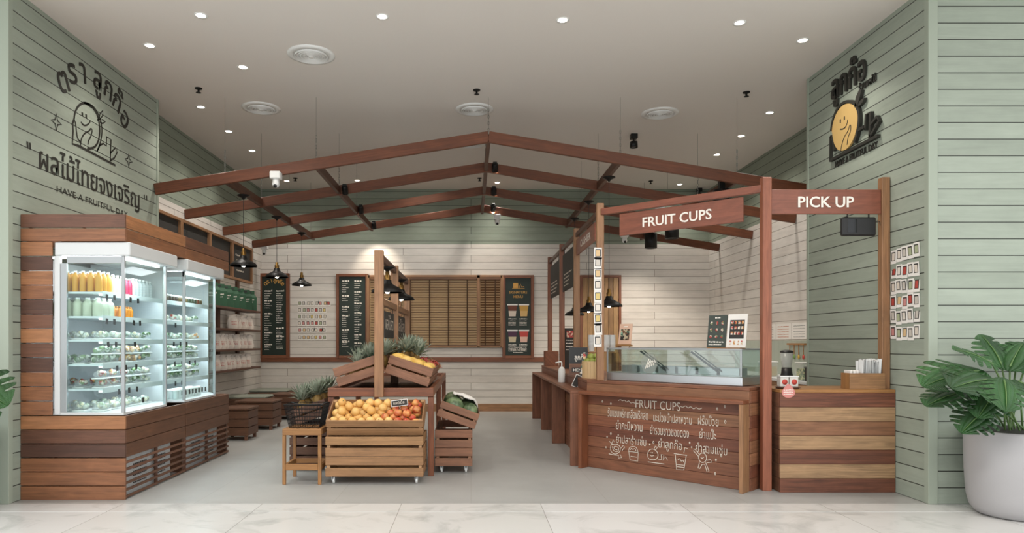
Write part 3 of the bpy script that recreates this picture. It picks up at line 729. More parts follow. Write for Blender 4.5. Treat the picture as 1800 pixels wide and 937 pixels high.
# ------------------------------------------------------------------ logo paint on the left wall
n_l = V((1, 0, 0)); ry = V((0, 1, 0))
def LL(x, y): return onX(30+x/3.123, 90+y/3.123, XL+.003)
def smooth(pts, it=2):
    for _ in range(it):
        q = [pts[0]]
        for a_, b_ in zip(pts, pts[1:]): q += [a_*.75+b_*.25, a_*.25+b_*.75]
        pts = q+[pts[-1]]
    return pts
def strokes(mb, fnmap, n, data, th=0):
    for wd, sm, pts in data:
        P = [fnmap(*p) for p in pts]
        mb.ribbon(smooth(P) if sm else P, wd, n, 0, False, th)
t = thing('wall_mural', 'black painted Thai shop logo with a smiling fruit on the left sage wall', 'wall sign', (XL, 7.3, 2.8))
m = MB(); W1 = .026
strokes(m, LL, n_l, (
    (W1, 1, ((313, 372), (318, 335), (335, 300), (365, 282), (395, 290), (425, 320), (445, 360), (452, 400), (455, 440), (450, 480), (440, 510), (420, 532), (385, 535))),
    (W1*.8, 1, ((365, 282), (410, 295), (440, 330), (460, 380), (467, 430), (463, 480), (452, 520), (440, 548))),
    (W1, 0, ((313, 372), (306, 395), (308, 440), (304, 508), (340, 521), (540, 627))),
    (W1*.7, 1, ((313, 375), (322, 395), (326, 440), (332, 480), (350, 500))),
    (W1*.7, 1, ((348, 522), (352, 480), (370, 450), (395, 440), (406, 422), (414, 435), (405, 470), (392, 490), (390, 512))),
    (W1*.7, 0, ((440, 378), (455, 374), (450, 366), (456, 342), (472, 325), (470, 352), (456, 375), (470, 376), (485, 386), (470, 397), (455, 388))),
    (W1*.8, 0, ((440, 548), (455, 515), (475, 507), (490, 520), (492, 470), (516, 485), (512, 602))),
    (W1*.8, 0, ((512, 560), (540, 530), (550, 555), (535, 585), (512, 602))),
    (W1*.7, 1, ((352, 388), (362, 405), (378, 409), (395, 398), (402, 382))),
    (.03, 0, ((358, 335), (359, 357))), (.03, 0, ((379, 346), (380, 368))),
    (.024, 0, ((56, 495), (59, 535))), (.024, 0, ((70, 502), (73, 540))), (.024, 0, ((699, 787), (700, 812))), (.024, 0, ((711, 792), (712, 817)))))
for cx_, cy_, a_, b_ in ((216, 390, 47, 29), (613, 600, 38, 20)):
    pts = []
    for k in range(8):
        g = k*math.pi/4; rr = 1 if k % 2 == 0 else .33
        pts.append(LL(cx_+math.sin(g)*b_*rr, cy_-math.cos(g)*a_*rr+math.sin(g)*b_*rr*.45))
    m.ribbon(pts, .018, n_l, 0, True)
m.build('drawing', M_logo, t)
m = MB()
for g, x, y, ro in (('ต', 268, 225, .62), ('ร', 312, 178, .34), ('า', 362, 172, .12), ('ลู', 440, 207, -.1), ('ก', 495, 255, -.3), ('ก๊', 541, 320, -.5), ('อ', 578, 405, -.75)):
    letter(m, g, LL(x, y), ry, up, .34, align='C', heavy=.016, rot=ro*.8)
m.build('heading', M_logo, t)
a, b = LL(122, 645), LL(672, 850)
letter(MB(), 'ผลไม้ไทยจงเจริญ', (a.x, a.y, 3.0), ry, up, .26, width=b.y-a.y, height=.25, heavy=.012).build('slogan', M_logo, t)
a, b = LL(218, 770), LL(608, 895)
letter(MB(), 'HAVE A FRUITFUL DAY', (a.x, a.y, 2.845), ry, up, .09, width=b.y-a.y, bold=.008).build('caption', M_logo, t)
# raised logo on the right wall
n_r = V((-1, 0, 0)); rny = V((0, -1, 0))
def RL(x, y, d=.002): return onX(1440+x/4.257, 90+y/4.257, XR-d)
t = thing('raised_logo', 'raised black and yellow Thai shop logo with a smiling fruit on the right sage wall', 'wall sign', (XR, 7.0, 3.3))
P = [RL(*p, .012) for p in ((108, 600), (115, 540), (140, 465), (180, 410), (225, 388), (270, 400), (298, 440), (303, 500), (295, 580), (270, 660), (230, 725), (190, 748), (150, 740), (122, 690), (108, 600))]
P = smooth(P, 2)[:-1]; k = len(P); Q = [p+n_r*.02 for p in P]
MB().add(P+Q, [tuple(range(k)), tuple(range(2*k-1, k-1, -1))]+[(i, k+i, k+(i+1) % k, (i+1) % k) for i in range(k)]).build('yellow_disc', M_yel, t)
m = MB(); W2 = .03
strokes(m, RL, n_r, (
    (W2, 1, ((108, 600), (122, 510), (155, 430), (195, 388), (240, 372), (285, 385), (312, 430), (322, 490), (315, 570), (300, 640), (283, 682))),
    (W2, 0, ((105, 638), (100, 818), (460, 632))), (W2*.8, 0, ((105, 635), (122, 668), (131, 745))),
    (W2*.9, 0, ((315, 590), (352, 567), (365, 592), (372, 475), (405, 455), (400, 655))), (W2*.9, 0, ((400, 640), (470, 520), (455, 490), (408, 545)))), .035)
for pts in (((288, 420), (298, 345), (325, 285), (340, 290), (328, 345), (312, 400)), ((312, 405), (330, 370), (360, 347), (352, 380), (325, 410))):
    P = [RL(*p) for p in pts]; k = len(P); Q = [p+n_r*.035 for p in P]
    m.add(P+Q, [tuple(range(k)), tuple(range(2*k-1, k-1, -1))]+[(i, k+i, k+(i+1) % k, (i+1) % k) for i in range(k)])
m.build('black_outline', M_logo, t)
m = MB(); RF = lambda x, y: RL(x, y, .0335)
strokes(m, RF, n_r, ((.012, 1, ((152, 780), (180, 650), (215, 600), (228, 550), (238, 560), (235, 600), (215, 640), (208, 700))), (.013, 1, ((155, 585), (185, 582), (207, 552), (213, 512))),
                     (.022, 0, ((158, 510), (158, 538))), (.022, 0, ((188, 488), (188, 516)))))
m.build('face_lines', M_logo, t)
a, b = RL(105, 350), RL(358, 225)
letter(MB(), 'ลูกก๊อ', (a.x, a.y, 4.03), rny, up, .27, width=a.y-b.y, height=.3, heavy=.02, th=.025).build('heading', M_logo, t)
a, b = RL(303, 265), RL(432, 195)
letter(MB(), 'ร้านผลไม้', (a.x, a.y, 3.94), rny, up, .1, width=a.y-b.y, heavy=.006, th=.012).build('small_heading', M_logo, t)
a, b = RL(125, 850), RL(440, 700)
letter(MB(), 'HAVE A FRUITFUL DAY', (a.x, a.y, 3.285), rny, up, .09, width=a.y-b.y, bold=.01, th=.01).build('caption', M_logo, t)
# photo cards on the right wall
mk = Maker(card_proto(.08, .125))
for r_, py in enumerate((450, 476, 503, 530, 557, 585)):
    for c_ in range(5):
        y = 6.37-c_*.083; z = H+(CY-py)/F*6.2-.06
        o = mk((XR-.006, y+R.uniform(-.004, .004), z+R.uniform(-.012, .012)+.01*(r_ == 0)*c_), (R.uniform(-.09, .09), 0, -math.pi/2), 'photo card in the %s row of cards on the sage right wall' % ROW[r_], 'photo cards on the sage wall')

# ------------------------------------------------------------------ wood clad fridges
FX0, FX1, FY0, FY1 = XL+.003, -3.06, 6.04, 8.62
t = thing('fridge_surround', 'brown plank cladding around the two display fridges, against the logo wall', 'fridge surround', (-3.5, 7.3, 0))
m = MB(); hb = .746/6
for k in range(6): m.bb(FX0, FX1, FY0, FY0+.02, k*hb+(.003 if k else .0), (k+1)*hb-.004)
m.build('end_base_planks', W_clad, t, bevel=.003)
m = MB(); n = 12; hh = (2.29-.75)/n
for k in range(n): m.bb(FX0, -3.71, FY0, FY0+.02, .75+k*hh, .75+(k+1)*hh-.006)
m.build('end_column_planks', W_clad, t, bevel=.003)
m = MB()
for z0, z1 in ((2.292, 2.405), (2.412, 2.53)):
    m.bb(FX0, FX1, FY0, FY0+.02, z0, z1); m.bb(FX1-.02, FX1, FY0+.021, 7.32, z0, z1); m.bb(FX1-.02, FX1, 7.322, FY1, z0, z1); m.bb(FX0, FX1-.021, FY1-.02, FY1, z0, z1)
m.bb(FX0, FX1-.021, FY0+.021, FY1-.021, 2.3, 2.31)
m.build('header_planks', W_clad, t, bevel=.003)
for y0, y1 in ((FY0+.021, 7.32), (7.335, FY1)):
    m = MB()
    for k in range(3, 6): m.bb(FX1-.02, FX1, y0, y1, k*hb+.002, (k+1)*hb-.003)
    m.build('side_planks', W_deep, t, bevel=.003)
    m = MB()
    for k in range(6): m.bb(FX1-.018, FX1, y0, y1, .012+k*.061, .012+k*.061+.022)
    for y in (y0+.02, (y0+y1)/2, y1-.02): m.bb(FX1-.04, FX1-.019, y-.02, y+.02, .0, .37)
    m.build('vent_slats', W_deep, t, bevel=.002)
MB().bb(FX0, FX1-.03, FY1-.02, FY1, 0, .746).build('end_panel', W_deep, t); MB().bb(FX0, FX1-.05, 7.322, 7.333, 0, .7).build('divider_panel', W_deep, t)
M_fshelf = plain('fridge_shelf', '#d5dde0', .35)
FZ = [1.85, 1.63, 1.42, 1.2, .98, .77]
TAGS = {0: {0: (.08, .24, .42, .62, .8), 1: (.08, .24, .46, .7, .85), 2: (.1, .28, .46, .72), 3: (.3, .5, .76), 4: (.34, .58, .78), 5: (.6,)},
        1: {0: (), 1: (.25, .5), 2: (.2, .4, .6), 3: (.22, .45, .7, .88), 4: (.25, .45), 5: (.1, .2, .32, .43, .54, .65, .76, .87)}}
for u, (y0, y1) in enumerate(((6.075, 6.93), (7.36, 8.26))):
    yi = (7.30, 8.56)[u]
    t = thing('display_fridge', ('white glass display fridge at the end nearest the concourse, holding juice bottles', 'white glass display fridge deeper in the shop, beside the wall shelves')[u], 'fridge', (-3.5, (y0+y1)/2, .75), 'display fridges')
    MB().bb(-3.96, -3.93, y0, yi, .75, 2.16).build('back_panel', M_fr, t)
    MB().prism([(-3.96, y0), (-3.09, y0), (-3.09, y1), (-3.27, yi), (-3.96, yi)], .748, .77).build('deck', M_fr, t)
    yh0 = y0-.015 if u == 0 else y0-.06
    MB().bb(-3.7 if u == 0 else -3.96, -3.03, yh0, y1+.12, 2.165, 2.288).build('header', M_fr, t, bevel=.01)
    m = MB()                                                           # side frame: white jamb and grey post
    m.bb(-3.705, -3.655, y0-.01, y0+.03, .75, 2.164); m.build('side_jamb', M_fr, t, bevel=.004)
    m = MB(); m.bb(-3.654, -3.6, y0, y0+.025, .77, 2.1); m.bb(-3.6, -3.09, y0, y0+.025, 2.1, 2.16); m.build('side_frame', M_alu, t, bevel=.003)
    MB().bb(-3.6, -3.105, y0+.008, y0+.014, .77, 2.1).build('side_glass', G, t)
    for y in (y0+.012, y1-.012): MB().bb(-3.115, -3.085, y-.012, y+.012, .77, 2.164).build('front_post', M_alu, t, bevel=.003)
    MB().bb(-3.103, -3.097, y0+.03, y1-.03, .775, 2.16).build('front_glass', G, t)
    MB().bb(-3.929, -3.29, yi-.016, yi, .771, 2.16).build('far_end_panel', M_fr, t); MB().beam((-3.105, y1+.002, 1.465), (-3.285, yi, 1.465), .006, 1.38).build('corner_glass', G, t); MB().bb(-3.929, -3.29, y1+.121, yi, 2.161, 2.2).build('roof_panel', M_fr, t)
    MB().bb(-3.9, -3.14, y0+.05, y0+.075, 2.148, 2.164).build('lamp_tube', M_tube, t); MB().bb(-3.17, -3.14, y0+.08, y1-.05, 2.148, 2.164).build('lamp_tube', M_tube, t)
    add_light('AREA', 'fridge_light', (-3.3, (y0+y1)/2, 2.14), FRIDGE_W, (.92, .97, 1), t, aim=(-.25, 0, -1), sx=.5, sy=.75)
    for k, z in enumerate(FZ):
        if k < 5:
            s_ = MB(); s_.bb(-3.929, -3.3, y0+.03, yi-.02, z-.018, z); s_.bb(-3.3, -3.292, y0+.03, yi-.02, z-.04, z+.006); sh = s_.build('shelf', M_fshelf, t); MB().bb(-3.34, -3.318, y0+.05, yi-.05, z-.03, z-.0185).build('led_strip', M_led, sh)
        else: sh = t
        for f in TAGS[u][k]:
            yy = y0+.03+f*(y1-y0-.06); xx = -3.288 if k < 5 else -3.16
            zt_ = z-.015 if k < 5 else z+.1
            mm = MB().box((0, 0, -.03), (.004, .036, .05), Matrix.Translation((xx, yy, zt_)) @ Matrix.Rotation(R.uniform(-.15, .15), 4, 'X')); mm.build('price_tag', M_blackp, sh)
# fridge contents
def bottle_proto(name, h, r, mat, capmat, group, cat='bottle'):
    t = thing(name, 'x', cat, (0, 0, 0), group)
    MB().lathe([(r*.9, 0), (r, .006), (r, h*.66), (r*.85, h*.76), (r*.42, h*.86), (r*.4, h*.93)], 14).build('body', mat, t)
    MB().lathe([(r*.48, h*.92), (r*.48, h), (0, h)], 12).build('cap', capmat, t); return t
M_oj = plain('orange_juice', '#d99a2e', .3); M_gj = plain('pale_green_juice', '#cbd7ae', .3); M_pj = plain('pink_juice', '#c9405f', .3); M_mj = plain('milky_juice', '#c3cbb4', .35); M_so = plain('carrot_juice', '#dd8a30', .3); M_wj = clearplastic('clear_bottle', '#dfe6e6', .5)
mk = Maker(bottle_proto('juice_bottle', .19, .03, M_oj, M_white, 'juice bottles in the first fridge'))
for x in (-3.36, -3.43, -3.5, -3.57, -3.64, -3.71):
    for y in (6.16, 6.24, 6.32): mk((x, y, FZ[0]), label='tall orange juice bottle at the near end of the top fridge shelf')
mk = Maker(bottle_proto('juice_bottle', .18, .03, M_gj, M_white, 'juice bottles in the first fridge'))
for x in (-3.36, -3.44, -3.52):
    for y in (6.40, 6.48, 6.56): mk((x, y, FZ[0]), label='pale green juice bottle beside the orange juice on the top fridge shelf')
mk = Maker(bottle_proto('juice_bottle', .17, .028, M_pj, M_white, 'juice bottles in the first fridge'))
for x in (-3.36, -3.44):
    for y in (6.64, 6.71): mk((x, y, FZ[0]), label='pink juice bottle on the top fridge shelf')
mk = Maker(bottle_proto('water_bottle', .18, .03, M_wj, M_white, 'clear bottles in the first fridge'))
for x in (-3.36, -3.44):
    for y in (6.78, 6.85, 6.92, 6.99, 7.06, 7.13): mk((x, y, FZ[0]), label='clear bottle at the far end of the top fridge shelf')
mk = Maker(bottle_proto('juice_jug', .17, .042, M_mj, M_white, 'milky juice jugs in the first fridge'))
for x in (-3.38, -3.47, -3.56, -3.65, -3.74):
    for y in (6.18, 6.28, 6.38): mk((x, y, FZ[1]), label='milky pale green jug on the second fridge shelf')
mk = Maker(bottle_proto('small_juice_bottle', .11, .022, M_so, M_so, 'small orange bottles in the first fridge'))
for x in (-3.34, -3.4):
    for y in (6.5, 6.55, 6.6, 6.65, 6.7): mk((x, y, FZ[1]), label='small orange bottle on the second fridge shelf')
M_film = clearplastic('clear_film', '#eef3f2', .18)
def pack_proto(mat, h=.07):
    t = thing('produce_pack', 'x', 'produce pack', (0, 0, 0), 'packed fruit and vegetables in the fridges')
    MB().bb(-.075, .075, -.055, .055, 0, .012).build('tray', M_white, t, bevel=.004)
    m = MB()
    for k in range(11): m.ball((R.uniform(-.055, .055), R.uniform(-.038, .038), .014+h*.3+R.uniform(0, h*.45)), R.uniform(.016, .026), 8, 6)
    m.build('contents', mat, t)['kind'] = 'stuff'
    MB().ball((0, 0, h*.55), (.082, .06, h*.62), 14, 8).build('film', M_film, t); return t
PK = [Maker(pack_proto(palette('pack_green', ('#4d6b45', '#8aa07c', '#dbe3d4', '#6e8f5c'), .5, 40))), Maker(pack_proto(palette('pack_red', ('#a3372c', '#d0905a', '#7d2b23', '#cfc7b6', '#5e7a42'), .5, 40))),
      Maker(pack_proto(palette('pack_pale', ('#c8cdbf', '#e0e2da', '#a4b398', '#d8cfae'), .5, 40))), Maker(pack_proto(palette('pack_amber', ('#d39a4a', '#e0bb82', '#d9d3c4', '#b57a3a'), .5, 40)))]
PN = ('green', 'red and green', 'pale', 'amber')
LAY = {(0, 2): (2, 2, 0, 2, 0), (0, 3): (0, 0, 3, 3, 0), (0, 4): (1, 1, 1, 0, 2), (0, 5): (2, 2, 2, 2, 2), (1, 1): (2, 1, 2, 2, 0), (1, 2): (0, 2, 0, 2, 3), (1, 3): (0, 2, 0, 0, 2), (1, 4): (2, 0, 0, 2, 0)}
UN = ('near fridge', 'far fridge'); SN = ('top', 'second', 'third', 'fourth', 'fifth', 'bottom')
for (u, k), kinds in LAY.items():
    yb = (6.24, 7.5)[u]
    for j, q in enumerate(kinds):
        for x in (-3.38, -3.56, -3.74)[:3 if j < 2 else 2]:
            st = 2 if k in (3, 4) and x > -3.5 else 1
            for s_ in range(st):
                PK[q]((x+R.uniform(-.01, .01), yb+j*.2, FZ[k]+s_*.082), (0, 0, math.pi/2+R.uniform(-.1, .1)), 'wrapped %s produce pack on the %s shelf of the %s' % (PN[q], SN[k], UN[u]))
j_ = thing('small_jar', 'x', 'jar', (0, 0, 0), 'jars on the top shelf of the far fridge')
MB().lathe([(.028, 0), (.03, .004), (.03, .055), (.026, .06)], 14).build('body', perobj('jar_filling', ('#3b2c22', '#5a4a2c', '#2f3a2a', '#6b3d2a'), .3), j_); MB().lathe([(.03, .058), (.03, .075), (0, .076)], 14).build('lid', M_white, j_)
mk = Maker(j_)
for x in (-3.34, -3.42):
    for k in range(12): mk((x, 7.46+k*.085, FZ[0]), label='small dark jar with a white lid on the top shelf of the far fridge')
c_ = thing('dessert_cup', 'x', 'cup', (0, 0, 0), 'cups on the fridge decks')
MB().lathe([(.028, 0), (.038, .09), (.036, .09), (0, .085)], 16).build('body', plain('cup_pale', '#d6dcdc', .4), c_); MB().lathe([(.04, .088), (.04, .096), (.02, .108), (0, .108)], 16).build('lid', M_white, c_)
mk = Maker(c_)
for k in range(8):
    for x in (-3.24, -3.34): mk((x, 7.48+k*.09, FZ[5]), label='pale lidded cup on the bottom deck of the far fridge')
# vent plates behind the slats
for y0, y1, l in ((6.2, 7.1, 'under the near fridge'), (7.5, 8.4, 'under the far fridge')):
    t = thing('vent_plate', 'white metal vent plate with dark louvres '+l, 'vent plate', (-3.14, (y0+y1)/2, 0), 'fridge vent plates')
    MB().bb(-3.16, -3.13, y0, y1, 0, .36).build('plate', M_fr, t)
    for i in range(2):
        m = MB()
        for k in range(7):
            for j in range(8): m.bb(-3.131, -3.127, y0+.12+i*.4+j*.034, y0+.12+i*.4+j*.034+.022, .09+k*.034, .09+k*.034+.012)
        m.build('louvre_grid', M_slate, t)

# ------------------------------------------------------------------ market table in the middle
TX0, TX1, TY0, TY1, TZ = -1.49, -.39, 7.09, 10.6, .92
t = thing('market_table', 'long red-brown timber market table with three tall posts, middle of the shop', 'table', (-.94, 8.8, 0))
m = MB()
m.bb(TX0, TX1, TY0, TY0+.05, TZ-.09, TZ); m.bb(TX0, TX1, TY1-.05, TY1, TZ-.09, TZ); m.bb(TX0, TX0+.05, TY0+.051, TY1-.051, TZ-.09, TZ); m.bb(TX1-.05, TX1, TY0+.051, TY1-.051, TZ-.09, TZ)
m.build('apron', W_red, t, bevel=.004)
m = MB()
for k in range(9): m.bb(TX0+.051, TX1-.051, TY0+.06+k*.38, TY0+.06+k*.38+.372, TZ-.06, TZ-.04)
m.build('tabletop', W_dark, t)
for x in (TX0+.03, TX1-.03):
    for y in (TY0+.06, 8.85, TY1-.06): MB().bb(x-.03, x+.03, y-.035, y+.035, 0, TZ-.091 if 1 else 0).build('leg', W_red, t, bevel=.004)
for y, z0 in ((TY0-.03, .83), (8.5, TZ-.04), (10.1, TZ-.04)): MB().bb(-.998, -.905, y-.03, y+.03, z0, 2.346).build('post', W_tan, t, bevel=.004)
MB().bb(-.975, -.925, TY0+.001, 8.469, 2.25, 2.32).build('top_rail', W_dark, t, bevel=.003); MB().bb(-.975, -.925, 8.531, 10.069, 2.25, 2.32).build('top_rail', W_dark, t, bevel=.003)
for y0, y1 in ((TY0+.001, 8.469), (8.531, 10.069)):
    MB().bb(-.98, -.92, y0, y1, 1.79, 1.86).build('sign_rail', W_tan, t, bevel=.003)
for y0, y1, l in ((7.45, 8.35, 'between the first two posts'), (8.7, 9.75, 'between the second and third posts')):
    s_ = thing('chalk_sign', 'black chalk sign hanging on the market table '+l, 'chalk sign', (-.95, (y0+y1)/2, 1.45), 'chalk signs on the market table')
    MB().bb(-.957, -.943, y0, y1, 1.44, 1.74).build('panel', M_slate, s_, bevel=.002)
    for y in (y0+.08, y1-.08): MB().tube([(-.95, y, 1.74), (-.95, y, 1.79)], .004, 6).build('hook', M_black, s_)
    m = MB(); letter(m, 'ผลไม้สด', (-.942, y0+.08, 1.54), (0, 1, 0), up, .2, width=(y1-y0)-.16); m.build('chalk_writing', M_chalkw, s_)
pendant(-.95, 7.75, 1.96, 2.25, 'black pendant lamp on the market table rail, between the first two posts', 'pendant lamps on the market table')
pendant(-.95, 9.3, 1.97, 2.25, 'black pendant lamp on the market table rail, behind the second post', 'pendant lamps on the market table')

def crate(name, label, w_, d_, h_, mat, group, boards=2, t_=.014, gaps=None):
    """open slatted crate: x width, y depth, origin at the middle of the base"""
    t = thing(name, label, 'crate', (0, 0, 0), group); gaps = gaps or (.018,)*(boards-1)
    bh = (h_-sum(gaps))/boards; zs = [k*bh+sum(gaps[:k]) for k in range(boards)]
    for nm, f in (('front_slats', lambda m, z: m.bb(-w_/2, w_/2, -d_/2, -d_/2+t_, z, z+bh)), ('back_slats', lambda m, z: m.bb(-w_/2, w_/2, d_/2-t_, d_/2, z, z+bh)),
                  ('side_slats', lambda m, z: m.bb(-w_/2, -w_/2+t_, -d_/2+t_+.001, d_/2-t_-.001, z, z+bh)), ('side_slats', lambda m, z: m.bb(w_/2-t_, w_/2, -d_/2+t_+.001, d_/2-t_-.001, z, z+bh))):
        m = MB()
        for z in zs: f(m, z)
        m.build(nm, mat, t, bevel=.003)
    for x in (-1, 1):
        for y in (-1, 1): MB().box((x*(w_/2-t_-.016), y*(d_/2-t_-.016), h_/2), (.03, .03, h_-.006)).build('corner_post', mat, t)
    MB().bb(-w_/2+t_+.001, w_/2-t_-.001, -d_/2+t_+.001, d_/2-t_-.001, .004, .014).build('bottom_board', mat, t)
    return t
def casters(t, w_, d_):
    for x in (-1, 1):
        for y in (-1, 1):
            c = V((x*(w_/2-.07), y*(d_/2-.06), 0))
            k = MB().lathe([(.03, -.005), (.03, 0), (0, 0)], 12, c); k.bb(c.x-.016, c.x-.012, c.y-.02, c.y+.03, -.045, -.005); k.bb(c.x+.012, c.x+.016, c.y-.02, c.y+.03, -.045, -.005)
            b_ = k.build('caster', M_steel, t)
            MB().lathe([(.012, -.011), (.03, -.01), (.033, -.004), (.033, .004), (.03, .01), (.012, .011)], 18, M=Matrix.Translation((c.x, c.y+.018, -.045)) @ Matrix.Rotation(math.pi/2, 4, 'Y')).build('wheel', M_white, b_)
# front trolley and tilted fruit crate
o = crate('crate_trolley', 'honey coloured slatted crate trolley on white casters, under the orange crate', .96, .55, .39, W_crate, 'crate trolleys', 4, gaps=(.028, .004, .028)); casters(o, .96, .55); place(o, (-.949, 6.966, .079))
TH = math.radians(25)
fc = crate('fruit_crate', 'tilted honey wood crate of oranges and apples facing the concourse', .955, .42, .17, W_crate, 'tilted fruit crates', 2)
Mf = Matrix.Translation((-.949, 6.762, .473)) @ Matrix.Rotation(TH, 4, 'X') @ Matrix.Translation((0, .21, 0))
fc.matrix_world = Mf
def loc_in(M, x, y, z): return M @ V((x, y, z))
def orange_proto():
    t = thing('orange', 'x', 'orange', (0, 0, 0), 'oranges in the front crate')
    MB().ball((0, 0, 0), (.045, .045, .043), 18, 12, fn=lambda d: 1+.006*math.sin(9*d.x)*math.cos(8*d.y)).build('peel', M_orange, t)
    MB().lathe([(.005, 0), (.006, .002), (0, .003)], 8, (0, 0, .0425)).build('stem_button', plain('stem_green', '#6b6a35', .7), t); return t
def apple_proto():
    t = thing('apple', 'x', 'apple', (0, 0, 0), 'apples in the front crate')
    MB().ball((0, 0, 0), (.042, .042, .04), 18, 12, fn=lambda d: 1-.2*max(0, d.z-.75)/.25-.12*max(0, -d.z-.8)/.2).build('skin', M_apple, t)
    MB().tube([(0, 0, .03), (.003, .001, .048)], .0018, 5).build('stem', W_dark, t); return t
mo, ma = Maker(orange_proto()), Maker(apple_proto())
MB_w = []
for row in range(5):
    n = 10 if row % 2 == 0 else 9
    for c_ in range(n):
        x = -.41+c_*.0905+(.045 if row % 2 else 0); y = -.155+row*.077
        z = .125+R.uniform(-.004, .008)
        isap = x > .12+R.uniform(-.06, .05) if row < 4 else x > .1
        if isap: ma(loc_in(Mf, x, y, z), (R.uniform(-.9, .9), R.uniform(-.9, .9), R.random()*6), 'red and yellow apple in the right part of the front crate')
        else: mo(loc_in(Mf, x, y, z), (R.uniform(-1, 1), R.uniform(-1, 1), R.random()*6), 'orange filling the left part of the front crate', sc=R.uniform(.95, 1.05))
for (x, y) in ((-.37, .115), (-.28, .03), (-.18, .08), (-.08, .1), (0, .1), (.06, .02), (-.34, -.06), (-.2, -.07), (-.05, -.05), (-.1, .01), (.1, .1)):
    mo(loc_in(Mf, x, y, .19+R.uniform(-.006, .006)), (R.uniform(-1, 1), R.uniform(-1, 1), R.random()*6), 'orange in the heap on top of the front crate')
for (x, y) in ((.22, -.08), (.31, -.09), (.4, -.02), (.38, .11), (.27, .12)):
    ma(loc_in(Mf, x, y, .185), (R.uniform(-.9, .9), R.uniform(-.9, .9), R.random()*6), 'apple lying on top of the others in the front crate')
t = thing('price_card', 'small black chalk price card stuck among the apples in the front crate', 'price card', (0, 0, 0))
MB().bb(-.085, .085, 0, .006, 0, .065).build('frame', M_wpaper, t); MB().bb(-.079, .079, -.003, .001, .006, .059).build('panel', M_slate, t)
letter(MB(), 'แอปเปิ้ล', (-.06, -.004, .022), rx, up, .04, width=.11).build('chalk_writing', M_chalkw, t)
MB().tube([(0, .005, .03), (0, .005, -.06)], .003, 6).build('spike', M_steel, t)
t.matrix_world = Mf @ Matrix.Translation((.23, .02, .2)) @ Matrix.Rotation(-.5, 4, 'X') @ Matrix.Rotation(-.12, 4, 'Y')
def straw(name, M, w_, d_, h_, n, label):
    m = MB()
    for k in range(n):
        p = V((R.uniform(-w_/2, w_/2), R.uniform(-d_/2, d_/2), R.uniform(0, h_))); d = V((R.uniform(-1, 1), R.uniform(-1, 1), R.uniform(-.3, .3)))*.035
        m.tube([M @ p, M @ (p+d*.5+V((0, 0, .012))), M @ (p+d)], .0012, 3, 0, None, False)
    return tag(m.build(name, M_straw, recenter=True), label, 'wood wool', kind='stuff')
straw('wood_wool', Mf, .9, .37, .10, 260, 'pale wood wool packing inside the orange crate')

def pineapple_proto():
    t = thing('pineapple', 'x', 'pineapple', (0, 0, 0), 'pineapples on the market table')
    MB().ball((0, 0, .09), (.058, .058, .095), 18, 14, fn=lambda d: 1+.035*math.sin(18*math.atan2(d.y, d.x)+d.z*14)*math.cos(d.z*16)).build('fruit', M_pine, t)
    m = MB()
    for k in range(34):
        f = k/33; g = k*2.4; tilt = 1.25*(1-f)+.12; L = .15+.05*math.sin(f*3); wd = .013
        d = V((math.cos(g)*math.sin(tilt), math.sin(g)*math.sin(tilt), math.cos(tilt))); s_ = V((-math.sin(g), math.cos(g), 0))*wd
        b0 = V((math.cos(g)*.02, math.sin(g)*.02, .175+f*.03)); p1 = b0+d*L*.5+V((0, 0, .012)); p2 = b0+d*L+V((0, 0, -.02*(1-f)))
        up_ = d.cross(s_).normalized()*.004
        m.add([b0+s_*.8, b0-s_*.8, p1+s_, p1-s_, p2, p1+up_*-1.5, b0+up_*-1.5], [(0, 6, 5, 2), (6, 1, 3, 5), (2, 5, 4), (5, 3, 4)], 0, None, True)
    m.build('crown', M_crown, t); return t
mp_ = Maker(pineapple_proto())
# tilted crates on the table top
TOPC = []
tl, tr = math.radians(18), math.radians(18)
side_lab = {('L', 0): 'tilted brown crate of pineapples at the near left of the market table', ('L', 1): 'tilted brown crate of pineapples, second on the left of the market table', ('L', 2): 'tilted brown crate of pineapples at the far left of the market table',
            ('R', 0): 'tilted brown crate of yellow mangoes at the near right of the market table', ('R', 1): 'tilted brown crate of dragon fruit, second on the right of the market table', ('R', 2): 'tilted brown crate at the far right of the market table'}
for i, y in enumerate((7.45, 8.02, 8.6)):
    for sd in 'LR':
        wl = .52 if sd == 'L' else .483
        c_ = crate('fruit_crate', side_lab[(sd, i)], wl, .5, .2, W_crate2, 'tilted fruit crates', 2)
        if sd == 'R': M = Matrix.Translation((-.455, y, .925)) @ Matrix.Rotation(tr, 4, 'Y') @ Matrix.Translation((-wl/2, 0, 0))
        else: M = Matrix.Translation((-1.40, y, .925)) @ Matrix.Rotation(-tl, 4, 'Y') @ Matrix.Translation((wl/2, 0, 0))
        c_.matrix_world = M; TOPC.append((sd, i, M))
def lean(M, x, y, z, ax, ang, proto, label, zr=0, sc=None):
    q = M @ Matrix.Translation((x, y, z)) @ Matrix.Rotation(ang, 4, ax) @ Matrix.Rotation(zr, 4, 'Z')
    return proto(q.to_translation(), q.to_euler(), label, sc=sc)
mg = thing('mango', 'x', 'mango', (0, 0, 0), 'mangoes in the near right crate'); MB().ball((0, 0, 0), (.075, .05, .048), 18, 12, fn=lambda d: 1+.08*d.x*d.z).build('skin', M_mango, mg); MB().tube([(.07, 0, 0), (.082, 0, .004)], .004, 5).build('stem', W_dark, mg)
mm_ = Maker(mg)
dg = thing('dragon_fruit', 'x', 'dragon fruit', (0, 0, 0), 'dragon fruit on the market table'); MB().ball((0, 0, 0), (.075, .055, .055), 16, 12).build('skin', M_dragon, dg)
m = MB()
